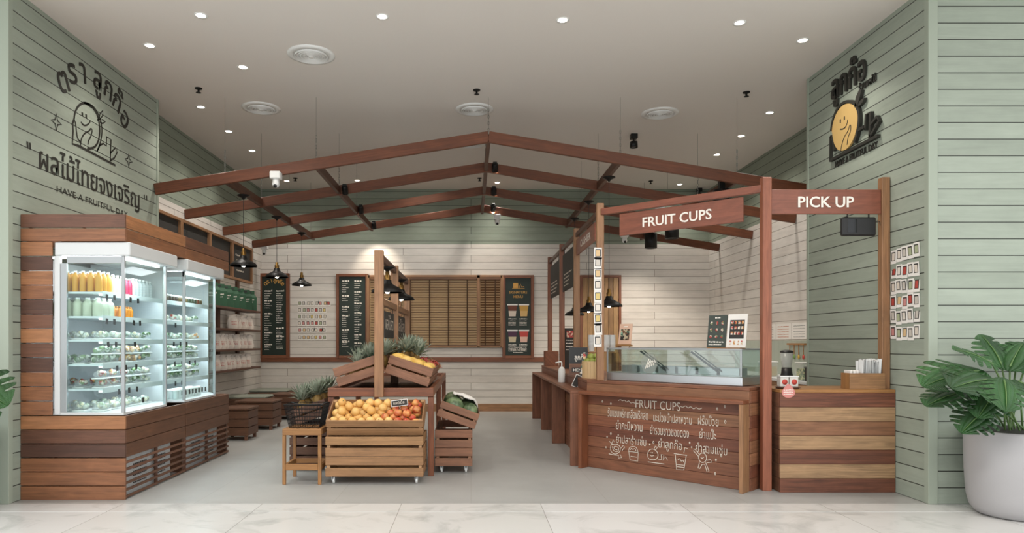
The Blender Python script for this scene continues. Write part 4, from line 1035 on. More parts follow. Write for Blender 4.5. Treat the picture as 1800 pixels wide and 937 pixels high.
for k in range(26):
    f = (k+.5)/26; g = k*2.4; ph = math.acos(1-2*f); d = V((math.cos(ph), math.sin(ph)*math.cos(g), math.sin(ph)*math.sin(g))); p = V((d.x*.075, d.y*.055, d.z*.055))*.96
    e = V((.034, 0, 0))+d*.02; s_ = d.cross(V((1, 0, 0))); s_ = (s_.normalized() if s_.length > .01 else V((0, 1, 0)))*.012
    m.add([p+s_, p-s_, p+e, p+d*.006], [(0, 3, 2), (3, 1, 2), (0, 1, 3)], 0, None, True)
m.build('scales', produce('dragon_scale', '#c0474a', '#8f9a55', 10), dg); md_ = Maker(dg)
ml = thing('watermelon', 'x', 'watermelon', (0, 0, 0), 'watermelons in the right crate'); MB().ball((0, 0, 0), (.115, .1, .1), 22, 14).build('rind', M_melon, ml); MB().tube([(.113, 0, 0), (.13, .005, .006)], .004, 5).build('stem', M_stem, ml); mw_ = Maker(ml)
for sd, i, M in TOPC:
    if sd == 'L':
        for (x, y) in ((-.12, -.1), (.05, -.11), (.2, -.1), (-.1, .1), (.06, .11), (.2, .12)):
            lean(M, x, y, .02, 'Y', .5+R.uniform(-.3, .3), mp_, 'pineapple in the %s left crate on the market table' % ('near', 'second', 'far')[i], R.random()*6)
    elif i == 0:
        for (x, y) in ((-.165, -.145), (-.055, -.15), (.055, -.145), (.16, -.15), (-.12, -.02), (-.01, -.03), (.1, -.02), (.17, .1), (-.16, .1), (.06, .12)):
            lean(M, x, y, .19+R.uniform(-.008, .012), 'Z', R.uniform(-.5, .5), mm_, 'yellow mango in the near right crate on the market table')
        for (x, y) in ((-.13, .17), (.0, .19)): lean(M, x, y, .1, 'X', .2, mp_, 'pineapple standing behind the mangoes in the near right crate', R.random()*6)
    else:
        for (x, y) in ((.16, -.15), (.17, 0), (.15, .15), (.04, -.15), (.03, 0), (.04, .15)):
            lean(M, x, y, .17, 'Z', R.random()*6, md_, 'red dragon fruit in the %s right crate on the market table' % ('second', 'far')[i-1])
        for (x, y) in ((-.12, -.14), (-.12, .12)): lean(M, x, y, .1, 'X', R.uniform(-.3, .3), mp_, 'pineapple beside the dragon fruit in the %s right crate' % ('second', 'far')[i-1], R.random()*6)
straw('wood_wool', TOPC[1][2], .44, .45, .14, 240, 'pale wood wool packing inside the mango crate')
# side trolleys with tilted crates
o = crate('crate_trolley', 'brown slatted crate trolley on casters, right of the market table under the watermelons', .40, .95, .385, W_crate2, 'crate trolleys', 4, gaps=(.022, .004, .022)); casters(o, .40, .95); place(o, (-.185, 7.73, .079))
c_ = crate('fruit_crate', 'tilted red-brown crate of watermelons leaning off the right of the market table', .43, .8, .17, W_crate2, 'tilted fruit crates', 2)
Mw = Matrix.Translation((.035, 7.66, .47)) @ Matrix.Rotation(math.radians(20), 4, 'Y') @ Matrix.Translation((-.215, 0, 0)); c_.matrix_world = Mw
for (x, y) in ((-.07, -.26), (.11, -.25), (.09, -.02), (-.1, 0), (.09, .23), (-.1, .25)):
    lean(Mw, x, y, .155, 'Z', R.random()*6, mw_, 'dark green watermelon in the crate right of the market table', sc=R.uniform(.85, 1))
m = MB(); nx, ny = 12, 12; vs_, fs = [], []
for i in range(nx+1):
    for j in range(ny+1):
        x, y = -.13+.31*i/nx, -.25+.45*j/ny
        z = .262+.035*math.cos((x-.0)*9)*math.cos((y+.12)*8)+R.uniform(-.008, .008)-.9*max(0, abs(x)-.13)
        vs_.append(V((x, y+.15*x, z)))
k = len(vs_); vs_ += [v-V((0, 0, .006)) for v in vs_]
for i in range(nx):
    for j in range(ny):
        a_, b_, c2, d_ = i*(ny+1)+j, (i+1)*(ny+1)+j, (i+1)*(ny+1)+j+1, i*(ny+1)+j+1
        fs += [(a_, b_, c2, d_), (d_+k, c2+k, b_+k, a_+k)]
m.add([Mw @ v for v in vs_], fs, 0, None, True); tag(m.build('paper_sheet', M_wpaper, recenter=True), 'crumpled white paper sheet lying over the watermelons', 'paper')
o = crate('crate_trolley', 'dark slatted crate trolley on casters, left of the market table behind the basket stand', .45, .95, .385, W_deep, 'crate trolleys', 4); casters(o, .45, .95); place(o, (-1.74, 7.86, .079))
c_ = crate('fruit_crate', 'tilted dark crate of pineapples leaning off the left of the market table', .43, .8, .17, W_deep, 'tilted fruit crates', 2)
Ml = Matrix.Translation((-1.955, 7.86, .47)) @ Matrix.Rotation(math.radians(-20), 4, 'Y') @ Matrix.Translation((.215, 0, 0)); c_.matrix_world = Ml
for (x, y) in ((-.1, -.25), (.08, -.26), (-.1, 0), (.08, .02), (-.08, .25), (.1, .27)): lean(Ml, x, y, .07, 'Y', .3, mp_, 'pineapple in the dark crate left of the market table', R.random()*6)
# basket stand + basket
t = thing('basket_stand', 'small light timber stand with a slatted top, left of the orange crate', 'stand', (-1.66, 6.9, 0))
SX0, SX1, SY0, SY1, SZ = -1.85, -1.47, 6.69, 7.12, .545
for x in (SX0, SX1-.032):
    for y in (SY0, SY1-.032): MB().bb(x, x+.032, y, y+.032, 0, SZ-.061).build('leg', W_stool, t, bevel=.003)
m = MB(); m.bb(SX0, SX1, SY0, SY0+.032, SZ-.06, SZ); m.bb(SX0, SX1, SY1-.032, SY1, SZ-.06, SZ); m.bb(SX0, SX0+.032, SY0+.033, SY1-.033, SZ-.06, SZ); m.bb(SX1-.032, SX1, SY0+.033, SY1-.033, SZ-.06, SZ); m.build('apron', W_stool, t, bevel=.003)
m = MB()
for k in range(3): m.bb(SX0+.034+k*.106, SX0+.034+k*.106+.09, SY0+.034, SY1-.034, SZ-.02, SZ-.002)
m.build('top_slats', W_stool, t, bevel=.002)
m = MB(); zz = .14
m.bb(SX0+.033, SX1-.033, SY0, SY0+.028, zz, zz+.06); m.bb(SX0+.033, SX1-.033, SY1-.028, SY1, zz, zz+.05); m.bb(SX0, SX0+.028, SY0+.033, SY1-.033, zz, zz+.05); m.bb(SX1-.028, SX1, SY0+.033, SY1-.033, zz, zz+.05); m.build('stretcher', W_stool, t, bevel=.003)
t = thing('wire_basket', 'black wire shopping basket standing on the small timber stand', 'basket', (-1.66, 6.9, SZ)); zb_, zt_ = SZ+.004, SZ+.23
def rect(f, z):
    hx_, hy_ = .15+.045*f, .13+.03*f; return [V((-1.66+a_*hx_, 6.92+b_*hy_, z)) for a_, b_ in ((-1, -1), (1, -1), (1, 1), (-1, 1), (-1, -1))]
m = MB()
for k in range(7): m.tube(rect(k/6, zb_+(zt_-zb_)*k/6), .0028 if k < 6 else .005, 5)
for e in range(4):
    b0, b1, t0, t1 = rect(0, zb_)[e], rect(0, zb_)[e+1], rect(1, zt_)[e], rect(1, zt_)[e+1]
    for k in range(14): f = k/13; m.tube([b0.lerp(b1, f), t0.lerp(t1, f)], .0024, 5)
b0 = rect(0, zb_)
for k in range(10): f = k/9; m.tube([b0[0].lerp(b0[1], f), b0[3].lerp(b0[2], f)], .0024, 5)
m.build('wire_mesh', M_wire, t)
for yy, dz in ((6.8, .0), (7.04, .0)):
    MB().tube([(-1.85, yy, zt_+.004), (-1.8, yy+.05*(1 if yy < 6.9 else -1), zt_-.01), (-1.66, yy+.09*(1 if yy < 6.9 else -1), zt_-.012), (-1.52, yy+.05*(1 if yy < 6.9 else -1), zt_-.01), (-1.47, yy, zt_+.004)], .006, 8).build('handle', M_blackp, t)

# ------------------------------------------------------------------ right side counter
CT = .97
bodyp = [(1.3, 12.6), (1.3, 7.66), (2.60, 6.38), (2.80, 6.58), (2.80, 6.95), (2.0, 7.95), (2.0, 12.6)]
t = thing('shop_counter', 'long reddish plank counter with an angled corner, right side of the shop', 'counter', (1.9, 8.5, 0))
fd = (V((2.60, 6.38, 0))-V((1.3, 7.66, 0))); fl = fd.length; fd.normalize(); fn_ = V((-fd.y, fd.x, 0)); fn_ = fn_ if fn_.y < 0 else -fn_    # outward normal towards the concourse
core = [(1.32, 12.58), (1.32, 7.67), (2.60, 6.41), (2.775, 6.585), (2.775, 6.94), (1.99, 7.93), (1.99, 12.58)]
MB().prism(core, 0, CT-.03).build('body', W_dark, t)
MB().prism(bodyp, CT-.03, CT).build('worktop', W_chalk, t, bevel=.003)
m = MB(); ph = (CT-.031)/8
A0, B0 = V((1.3, 7.66, 0)), V((2.60, 6.38, 0))
for k in range(8):
    z = k*ph+ph/2
    m.beam(A0+V((0, 0, z))-fn_*.009, B0+V((0, 0, z))-fn_*.009, .018, ph-.003)
m.build('angled_planks', W_chalk, t, bevel=.002)
m = MB()
for k in range(8):
    z = k*ph+ph/2; m.beam((1.309, 12.58, z), (1.309, 7.68, z), .018, ph-.003); m.beam(B0+V((0.012, .012, z)), V((2.79, 6.57, z)), .018, ph-.003)
m.build('side_planks', W_chalk, t, bevel=.002)
# low ledge frames on the aisle side
for i, (y0, y1) in enumerate(((7.7, 9.44), (9.44, 10.9), (10.9, 12.5))):
    t2 = thing('counter_ledge', 'reddish timber ledge frame along the aisle side of the counter, '+('nearest the concourse', 'in the middle', 'deepest in the shop')[i], 'ledge', (1.2, (y0+y1)/2, 0), 'ledge frames along the counter')
    MB().bb(1.12, 1.296, y0+.002, y1-.002, .82, .85).build('ledge_top', W_chalk, t2, bevel=.003)
    for y in (y0+.002, y1-.034): MB().bb(1.12, 1.296, y, y+.032, 0, .819).build('side_board', W_chalk, t2, bevel=.003)
# portal frame on the angled face
pa, pb = A0+fn_*.015+fd*.0, B0+fn_*.015+fd*.02
t2 = thing('counter_portal', 'reddish timber frame around the chalked menu on the angled counter face', 'counter frame', ((pa+pb)/2)*1)
def pbox(m, s0, s1, d0, d1, z0, z1):
    c = A0+fd*(s0+s1)/2+fn_*(d0+d1)/2; T = Matrix((fd, -fn_, V((0, 0, 1)))).transposed().to_4x4(); T.translation = V((c.x, c.y, (z0+z1)/2))
    return m.box((0, 0, 0), (s1-s0, abs(d1-d0), z1-z0), T)
pbox(MB(), -.02, fl+.0, .002, .14, .82, .855).build('frame_top', W_red, t2, bevel=.003)
pbox(MB(), -.02, .02, .002, .14, 0, .819).build('frame_side', W_red, t2, bevel=.003); pbox(MB(), fl-.04, fl, .002, .14, 0, .819).build('frame_side', W_tan, t2, bevel=.003)
# chalk writing on the planks
FP = lambda s, z: A0+fd*s+fn_*.004+V((0, 0, z))
t2 = thing('chalk_menu', 'white chalk menu of fruit cups with little drawings on the angled counter planks', 'chalk drawing', FP(.9, .1))
def CH(x, y):                                             # point of the photographed chalk drawing on the plank face
    px, py = 1040+x/6.248, 690+y/6.248; k = (px-CX)/F
    s = (k*A0.y-A0.x)/(fd.x-k*fd.y); q = A0+fd*s; return FP(s, H+(CY-py)/F*q.y)
m = MB(); sv = lambda p: (p-A0).dot(fd)
for body, x0, x1, y, bold in (('FRUIT CUPS', 485, 975, 165, 0), ('รับแซบพริกเกลือพริกสด', 180, 620, 262, 0), ('มะม่วงน้ำปลาหวาน', 680, 1100, 315, 0), ('ฝรั่งบ๊วย', 1170, 1395, 352, 0),
                              ('ยำกะปิหวาน', 270, 560, 400, 0), ('ยำรวมซาวของดอง', 645, 1070, 455, 0), ('ยำแป๊ะ', 1185, 1370, 500, 0), ('ยำปลาร้าแซ่บ', 272, 600, 550, 0), ('ยำลูกก๊อ', 735, 995, 602, 0), ('ยำสามแซ่บ', 1145, 1490, 650, 0)):
    a, b = CH(x0, y), CH(x1, y+(x1-x0)*.05)
    letter(m, body, (a.x, a.y, a.z), fd, up, .1, width=(b-a).dot(fd), height=.085 if body[0] == 'F' else .1, bold=-.004)
m.build('chalk_writing', M_chalkw, t2)
m = MB()
CS = [(1, ((295, 90), (320, 75), (340, 95), (365, 80), (385, 110), (410, 85), (430, 120), (455, 105), (480, 120))), (1, ((975, 150), (1005, 165), (1035, 140), (1060, 175), (1090, 150), (1120, 185), (1150, 160), (1180, 185), (1215, 170))),
      (1, ((215, 575), (205, 620), (225, 665), (270, 680), (315, 650), (320, 600), (290, 570), (250, 565), (215, 575))), (1, ((230, 590), (240, 640), (290, 655), (305, 605), (250, 585), (245, 620), (285, 630))), (0, ((325, 610), (350, 580), (365, 600), (335, 640))), (0, ((225, 560), (195, 535))), (0, ((225, 560), (240, 515), (250, 545))),
      (0, ((190, 672), (250, 685), (300, 690), (295, 720), (335, 715), (315, 680))),
      (0, ((405, 645), (515, 660))), (0, ((410, 650), (425, 740), (508, 755), (515, 660))), (1, ((408, 640), (415, 605), (450, 590), (495, 600), (512, 655))), (1, ((425, 630), (440, 610), (455, 630), (475, 612), (490, 640))), (0, ((430, 700), (500, 710))),
      (1, ((620, 700), (618, 660), (640, 625), (680, 618), (720, 645), (735, 690), (715, 735), (660, 740), (625, 725), (620, 700))), (1, ((645, 685), (660, 700), (685, 690))), (0, ((655, 655), (657, 668))), (0, ((672, 655), (674, 668))), (0, ((690, 615), (700, 590), (725, 600), (705, 630))),
      (0, ((735, 740), (770, 735), (765, 680), (795, 685), (785, 745), (815, 705), (835, 745))), (0, ((620, 762), (800, 785))),
      (0, ((905, 670), (1050, 690))), (0, ((920, 680), (935, 845), (1015, 850), (1040, 695))), (0, ((1015, 665), (1025, 605), (1062, 620))), (0, ((930, 790), (1025, 800))), (1, ((950, 740), (970, 720), (985, 760), (1005, 740), (1015, 765))), (0, ((940, 815), (1015, 822))),
      (1, ((1175, 720), (1185, 675), (1225, 660), (1260, 685), (1265, 740), (1235, 770), (1195, 765), (1175, 720))), (0, ((1175, 700), (1120, 640), (1135, 620), (1180, 675))), (1, ((1200, 710), (1215, 725), (1235, 708))), (0, ((1245, 665), (1240, 640), (1290, 670))),
      (0, ((1270, 745), (1310, 735), (1320, 765), (1270, 770))), (0, ((1185, 770), (1170, 830), (1190, 835), (1215, 790), (1245, 790), (1270, 875), (1290, 862), (1255, 770)))]
for x, y, r_ in ((120, 98, 12), (213, 122, 12), (1380, 180, 16), (1465, 155, 16), (1468, 322, 20), (213, 452, 14), (172, 488, 10), (160, 602, 10), (680, 548, 16), (640, 570, 10), (1078, 552, 12), (1100, 600, 9), (1425, 695, 15), (1367, 740, 15), (1358, 890, 16)):
    CS.append((0, ((x, y-r_), (x+r_*.5, y), (x, y+r_), (x-r_*.5, y), (x, y-r_))))
for sm, pts in CS:
    P = [CH(*p) for p in pts]; m.ribbon(smooth(P) if sm else P, .0065, fn_)
m.build('chalk_doodles', M_chalkw, t2)
# posts, rails and signs above the counter
PY = [7.65, 9.35, 10.85, 12.5]
t = thing('counter_canopy', 'slim timber posts and rails standing on the counter and framing its signs', 'post frame', (1.44, 9, CT))
for i, y in enumerate(PY): MB().bb(1.405, 1.485, y-.035, y+.035, CT, 2.95).build('post', W_tan if i in (0, 1) else W_red, t, bevel=.004)
MB().bb(2.74, 2.825, 6.41, 6.485, 0, 2.95).build('post', W_rose, t, bevel=.004)
MB().bb(3.865, 3.94, 6.415, 6.49, .957, 2.95).build('post', W_tan, t, bevel=.004)
q0, q1 = V((1.46, 7.62, 2.85)), V((2.76, 6.47, 2.85)); MB().beam(q0, q1, .05, .07).build('rail', W_sign, t, bevel=.003)
for i in range(3): MB().bb(1.425, 1.465, PY[i]+.036, PY[i+1]-.036, 2.83, 2.89).build('rail', W_dark, t, bevel=.003)
def hooks(t, pts):
    for p in pts: MB().tube([p+V((0, 0, -.03)), p+V((0, 0, .05)), p+V((0, 0, .09))], .005, 6).build('hanging_cord', M_blackp, t)
dq = (q1-q0).normalized(); nq = V((dq.y, -dq.x, 0)); nq = nq if nq.y < 0 else -nq
s0, s1 = V((1.63, 7.478, 2.56)), V((2.63, 6.59, 2.56)); L = (s1-s0).length; ds = (s1-s0).normalized()
t = thing('hanging_sign', 'red-brown hanging board reading FRUIT CUPS above the glass showcase', 'sign', (s0+s1)/2, 'wooden signs over the counter')
MB().beam(s0+V((0, 0, .12)), s1+V((0, 0, .12)), .022, .24).build('board', W_sign, t, bevel=.003)
letter(MB(), 'FRUIT CUPS', s0+ds*L*.21+nq*.012+V((0, 0, .065)), ds, up, .15, width=L*.56, height=.1, bold=.012, th=.006).build('lettering', M_letter, t)
hooks(t, (s0+ds*.1+V((0, 0, .25)), s1-ds*.12+V((0, 0, .25))))
t = thing('pick_up_sign', 'red-brown board reading PICK UP between two posts at the right', 'sign', (3.33, 6.45, 2.6), 'wooden signs over the counter')
MB().bb(2.827, 3.863, 6.43, 6.455, 2.605, 2.835).build('board', W_sign, t, bevel=.003)
a = at(1403, 364, 6.425); b = at(1501, 364, 6.425)
letter(MB(), 'PICK UP', (a.x, 6.429, a.z), rx, up, .14, width=b.x-a.x, height=.1, bold=.014, th=.006).build('lettering', M_letter, t)
t = thing('hanging_sign', 'red-brown hanging board reading CASHIER on the aisle side of the counter', 'sign', (1.44, 8.6, 2.57), 'wooden signs over the counter')
MB().bb(1.434, 1.456, 7.93, 9.3, 2.575, 2.79).build('board', W_sign, t, bevel=.003)
letter(MB(), 'CASHIER', (1.433, 8.95, 2.64), (0, -1, 0), up, .13, width=.75, height=.09, bold=.012).build('lettering', M_letter, t)
hooks(t, (V((1.445, 8.1, 2.8)), V((1.445, 9.1, 2.8))))
for y0, y1, l in ((9.5, 10.7, 'between the second and third counter posts'), (11.1, 12.35, 'between the two deepest counter posts')):
    t = thing('hanging_blackboard', 'black chalkboard hanging '+l, 'blackboard', (1.44, (y0+y1)/2, 2.18), 'blackboards hanging over the counter')
    MB().bb(1.436, 1.454, y0, y1, 2.18, 2.75).build('panel', M_slate, t, bevel=.003)
    m = MB()
    for k in range(4): scrib(m, (1.4355, y1-.15, 2.42-.055*k), (0, -1, 0), up, (y1-y0)*R.uniform(.4, .7), .02)
    m.build('chalk_writing', M_chalkw, t); hooks(t, (V((1.445, y0+.15, 2.76)), V((1.445, y1-.15, 2.76))))
# strip of photo cards down the corner post
mk = Maker(card_proto(.085, .13)); yp = PY[0]-.036
for k, py in enumerate((444, 461, 480, 500, 520, 540, 559, 577, 598)):
    z = H+(CY-py)/F*yp; mk((1.416+R.uniform(-.004, .004), yp-.004, z-.075), (0, R.uniform(-.05, .05), 0), 'photo card on the counter corner post, '+('topmost', 'second from the top', 'third from the top', 'fourth from the top', 'fifth, in the middle', 'fourth from the bottom', 'third from the bottom', 'second from the bottom', 'lowest')[k], 'photo cards on the corner post')
# black order screen under the pick up sign
t = thing('order_screen', 'black order screen hanging under the PICK UP sign', 'screen', (3.67, 6.45, 2.4))
a, b = at(1482, 414, 6.42), at(1542, 381, 6.42)
MB().bb(a.x, b.x, 6.43, 6.48, a.z, b.z).build('housing', M_blackp, t, bevel=.012)
MB().bb(a.x+.05, a.x+.135, 6.427, 6.43, a.z+.03, b.z-.02).build('display', plain('dark_glass', '#0c0c0d', .1), t)
for x in (a.x+.06, b.x-.06): MB().tube([(x, 6.455, b.z), (x, 6.455, 2.605)], .007, 6).build('bracket', M_black, t)
MB().tube([(b.x-.003, 6.455, b.z-.05), (b.x+.04, 6.45, b.z-.04), (3.87, 6.45, b.z-.09)], .004, 6).build('cable', M_blackp, t)

# glass showcase
gA, gB = V((1.53, 7.70, CT)), V((2.60, 6.55, CT)); gd = (gB-gA); gl = gd.length; gd.normalize(); gn = V((-gd.y, gd.x, 0)); gn = gn if gn.y > 0 else -gn
TG = Matrix((gd, gn, V((0, 0, 1)))).transposed().to_4x4(); TG.translation = gA
def gbox(m, s0, s1, d0, d1, z0, z1, mi=0): return m.bb(s0, s1, d0, d1, z0, z1, mi, TG)
t = thing('glass_showcase', 'steel and glass refrigerated showcase on the angled counter', 'showcase', (gA+gB)/2)
gbox(MB(), 0, gl, 0, .45, .002, .09).build('steel_base', M_steel, t, bevel=.006)
gbox(MB(), .01, gl-.01, .02, .43, .0905, .095).build('steel_deck', M_steel, t)
gbox(MB(), 0, gl, 0, .008, .091, .35).build('front_glass', G2, t)
for s_ in (0, gl-.008): gbox(MB(), s_, s_+.008, .009, .45, .091, .35).build('end_glass', G2, t)
gbox(MB(), 0, gl, .0, .45, .351, .36).build('top_glass', G2, t)
gbox(MB(), 0.009, gl-.009, .444, .45, .091, .35).build('back_glass', G2, t)
m = MB()
for s_ in (0, gl-.02): gbox(m, s_, s_+.02, -.004, .004, .091, .36)
gbox(m, 0, gl, -.006, .004, .345, .365); gbox(m, .0, gl, .44, .452, .345, .365); gbox(m, gl-.006, gl+.004, 0.01, .45, .35, .365); m.build('edge_frame', M_alu, t, bevel=.002)
for s_ in (.42, 1.02):
    m = MB().beam(TG @ V((s_, .03, .33)), TG @ V((s_+.24, .2, .1)), .014, .02); m.beam(TG @ V((s_+.04, .03, .335)), TG @ V((s_+.28, .2, .105)), .008, .012); m.build('slanted_bar', M_black, t)  # pairs of slanted black bars behind the front glass
gbox(MB(), .3, 1.3, .1, .4, .2, .206).build('glass_shelf', G2, t)
m = MB(); q = TG @ V((.55, -.002, .2)); k = 28
m.add([q+gd*.1*math.cos(2*math.pi*j/k)+up*.11*math.sin(2*math.pi*j/k) for j in range(k)], [tuple(range(k))]); m.build('round_decal', clearplastic('frosted_decal', '#9aa09a', .5), t)
m = MB()
for k in range(5): m.ribbon([q-gn*.001+gd*(-.05+.025*k)+up*(-.06+.01*k), q-gn*.001+gd*(-.02+.022*k)+up*(.0+.01*k), q-gn*.001+gd*(.0+.02*k)+up*(.05-.01*k)], .01, -gn)
m.build('decal_print', M_letter, t)
pn = thing('steel_pan', 'x', 'pan', (0, 0, 0), 'steel pans inside the showcase')
m = MB(); m.bb(-.1, .1, -.09, .09, 0, .004); m.bb(-.1, -.096, -.09, .09, .004, .07); m.bb(.096, .1, -.09, .09, .004, .07); m.bb(-.096, .096, -.09, -.086, .004, .07); m.bb(-.096, .096, .086, .09, .004, .07); m.build('pan_body', M_steel, pn)
m = MB(); m.bb(-.108, .108, -.098, -.09, .066, .071); m.bb(-.108, .108, .09, .098, .066, .071); m.build('rim', M_steel, pn); mk = Maker(pn)
ga = math.atan2(gd.y, gd.x)
for i in range(6): mk(TG @ V((.18+i*.235, .27, .0955)), (0, 0, ga), label='steel food pan inside the glass showcase')
# menus on the showcase
def leaning(name, label, s_, d_, w_, h_, z, mat, cat='menu card', group=None):
    t = thing(name, label, cat, TG @ V((s_, d_, z)), group)
    T = TG @ Matrix.Translation((s_, d_, z)) @ Matrix.Rotation(-.16, 4, 'X')
    MB().bb(-w_/2, w_/2, 0, .008, 0, h_, 0, T).build('panel', mat, t)
    return t, T
t, T = leaning('menu_card', 'dark green menu card with fruit bowls standing on the showcase', 1.20, .2, .2, .335, .362, plain('menu_dark', '#3d453f', .5), group='menu cards on the showcase')
m = MB()
for i in range(3):
    for j in range(3): m.ball(T @ V((-.06+.06*j, -.002, .25-.07*i)), (.018, .004, .018), 10, 6)
m.build('bowl_pictures', palette('bowl_print', ('#c9b6a8', '#a83c38', '#d8cdbd', '#6f7f52'), .5, 50), t)
m = MB(); scrib(m, T @ V((-.03, -.002, .3)), T.to_3x3() @ rx, T.to_3x3() @ up, .06, .014); scrib(m, T @ V((-.08, -.002, .05)), T.to_3x3() @ rx, T.to_3x3() @ up, .16, .015); scrib(m, T @ V((-.08, -.002, .025)), T.to_3x3() @ rx, T.to_3x3() @ up, .14, .01); m.build('print', M_letter, t)
t, T = leaning('menu_card', 'white menu card with a dark panel of cup pictures standing on the showcase', 1.41, .2, .2, .34, .362, M_wpaper, group='menu cards on the showcase')
MB().bb(-.075, .075, -.002, -.0005, .09, .28, 0, T).build('dark_panel', M_slate, t)
m = MB()
for i in range(3):
    for j in range(4): m.bb(-.062+.036*j, -.062+.036*j+.022, -.004, -.002, .24-.055*i, .24-.055*i+.03, 0, T)
for j in range(4): m.bb(-.07+.04*j, -.07+.04*j+.02, -.003, -.0005, .03, .07, 0, T)
m.build('cup_pictures', palette('cup_print', ('#d8c9b5', '#b8403c', '#e3d9cc', '#c98a45'), .5, 60), t)
tag(gbox(MB(), 1.12, 1.47, .16, .29, .3605, .372).build('card_base', W_stool, recenter=True, bevel=.002), 'flat timber base under the two menu cards on the showcase', 'card base')
for o_ in bpy.data.objects:
    if o_.name.startswith('menu_card'): o_.location.z += .011
t, T = leaning('menu_card', 'pink picture card on a small timber easel at the left end of the showcase', .07, .24, .17, .24, .4, plain('pink_card', '#d9b49c', .6), group='menu cards on the showcase')
MB().bb(-.06, .055, -.002, -.0005, .05, .18, 0, T).build('picture', palette('easel_print', ('#4a6b5a', '#7fae9a', '#6b4a35', '#2f2b28', '#b9a98e'), .5, 40), t)
m = MB(); scrib(m, T @ V((-.03, -.002, .2)), T.to_3x3() @ rx, T.to_3x3() @ up, .06, .014); m.build('print', M_letter, t)
m = MB(); m.bb(-.1, .1, -.03, .02, -.02, -.002, 0, T); m.build('easel_ledge', W_stool, t)
for s_ in (-.08, .08): MB().tube([T @ V((s_, .0, -.02)), TG @ V((.07+s_*1.1, .2, .362))], .006, 6).build('easel_leg', W_stool, t)

# things on the cashier side
tag(MB().bb(1.32, 1.56, 12.15, 12.42, CT, 1.235).build('wooden_box', W_red, recenter=True, bevel=.004), 'plain reddish wooden box at the deep end of the counter', 'box')
t = thing('pump_bottle', 'white pump bottle standing on the low counter ledge', 'bottle', (1.235, 9.3, .85))
MB().lathe([(.045, .85), (.048, .856), (.048, 1.02), (.03, 1.05), (.016, 1.06)], 20, (1.235, 9.3, 0)).build('body', M_white, t)
MB().tube([(1.235, 9.3, 1.06), (1.235, 9.3, 1.12), (1.225, 9.3, 1.13), (1.15, 9.3, 1.115)], .009, 8).build('pump', M_white, t)
t = thing('letter_board', 'black and brown letter board with white words on the counter, before a post', 'sign', (1.38, 8.75, CT))
T = Matrix.Translation((1.385, 8.8, CT)) @ Matrix.Rotation(-.12, 4, 'Z') @ Matrix.Rotation(-.12, 4, 'X')
MB().bb(-.12, .12, 0, .02, 0, .15, 0, T).build('base_panel', W_deep, t); MB().bb(-.12, .12, 0, .02, .151, .36, 0, T).build('top_panel', M_blackp, t)
Rr, Ru = T.to_3x3() @ rx, T.to_3x3() @ up
MB().bb(-.085, .1, -.004, -.0005, .04, .1, 0, T).build('letter_strip', M_blackp, t)
m = letter(MB(), 'ลูกก๊อ', T @ V((-.05, -.002, .2)), Rr, Ru, .09, width=.15, bold=.01); letter(m, 'MENU', T @ V((-.07, -.006, .05)), Rr, Ru, .05, width=.15, bold=.012); m.build('lettering', M_letter, t)
T = Matrix.Translation((1.40, 8.45, CT)) @ Matrix.Rotation(-.3, 4, 'Z') @ Matrix.Rotation(-.2, 4, 'X') @ Matrix.Rotation(.15, 4, 'Y')
t = thing('flyer_stand', 'colourful tilted flyer in front of the letter board on the counter', 'flyer', (1.4, 8.45, CT))
MB().bb(-.06, .06, 0, .006, .0, .3, 0, T).build('flyer', M_photo, t); MB().bb(-.065, .065, .0065, .02, 0, .2, 0, T).build('holder', M_blackp, t)
t = thing('phone_stand', 'small dark card with a white edge leaning on the counter edge', 'card', (1.27, 8.35, .85))
T = Matrix.Translation((1.255, 8.3, .852)) @ Matrix.Rotation(.45, 4, 'Y') @ Matrix.Rotation(-.2, 4, 'X'); MB().bb(-.04, .04, 0, .008, 0, .16, 0, T).build('frame', M_wpaper, t); MB().bb(-.034, .034, -.002, -.0002, .008, .152, 0, T).build('face', M_slate, t)
px_, py_ = 1.44, 8.12
t = thing('fruit_bucket', 'pale wooden tub holding guavas on the counter beside the corner post', 'tub', (px_, py_, CT))
m = MB()
for k in range(20):
    g0, g1 = 2*math.pi*k/20, 2*math.pi*(k+.96)/20
    vs_ = [V((px_+r_*math.cos(g), py_+r_*math.sin(g), z)) for z in (CT, CT+.2) for r_, g in ((.12, g0), (.12, g1), (.105, g1), (.105, g0))]
    m.add(vs_, [(3, 2, 1, 0), (4, 5, 6, 7), (0, 1, 5, 4), (1, 2, 6, 5), (2, 3, 7, 6), (3, 0, 4, 7)])
m.build('staves', plain('pale_pine', '#c9a97c', .6), t); MB().lathe([(.104, CT+.01), (0, CT+.012)], 20, (px_, py_, 0)).build('bottom_board', W_stool, t)
gv = thing('guava', 'x', 'guava', (0, 0, 0), 'guavas in the wooden tub'); MB().ball((0, 0, 0), (.036, .036, .04), 14, 10, fn=lambda d: 1+.03*math.sin(7*d.x+5*d.y)).build('skin', M_guava, gv); MB().lathe([(.007, .037), (.004, .044), (0, .044)], 8).build('calyx', W_dark, gv); mk = Maker(gv)
for k in range(7): mk((px_+.066*math.cos(k*.9), py_+.066*math.sin(k*.9), CT+.2), (R.random(), R.random(), 0), 'green guava heaped in the wooden tub on the counter')
for k in range(3): mk((px_+.035*math.cos(k*2.1), py_+.035*math.sin(k*2.1), CT+.255), (R.random(), R.random(), 0), 'green guava on top of the heap in the wooden tub')
t = thing('cup_rack', 'low wooden rack carrying white cup stacks behind the corner post', 'rack', (1.75, 9.15, CT)); MB().bb(1.56, 1.94, 9.0, 9.3, CT+.28, CT+.3).build('rack_board', W_stool, t)
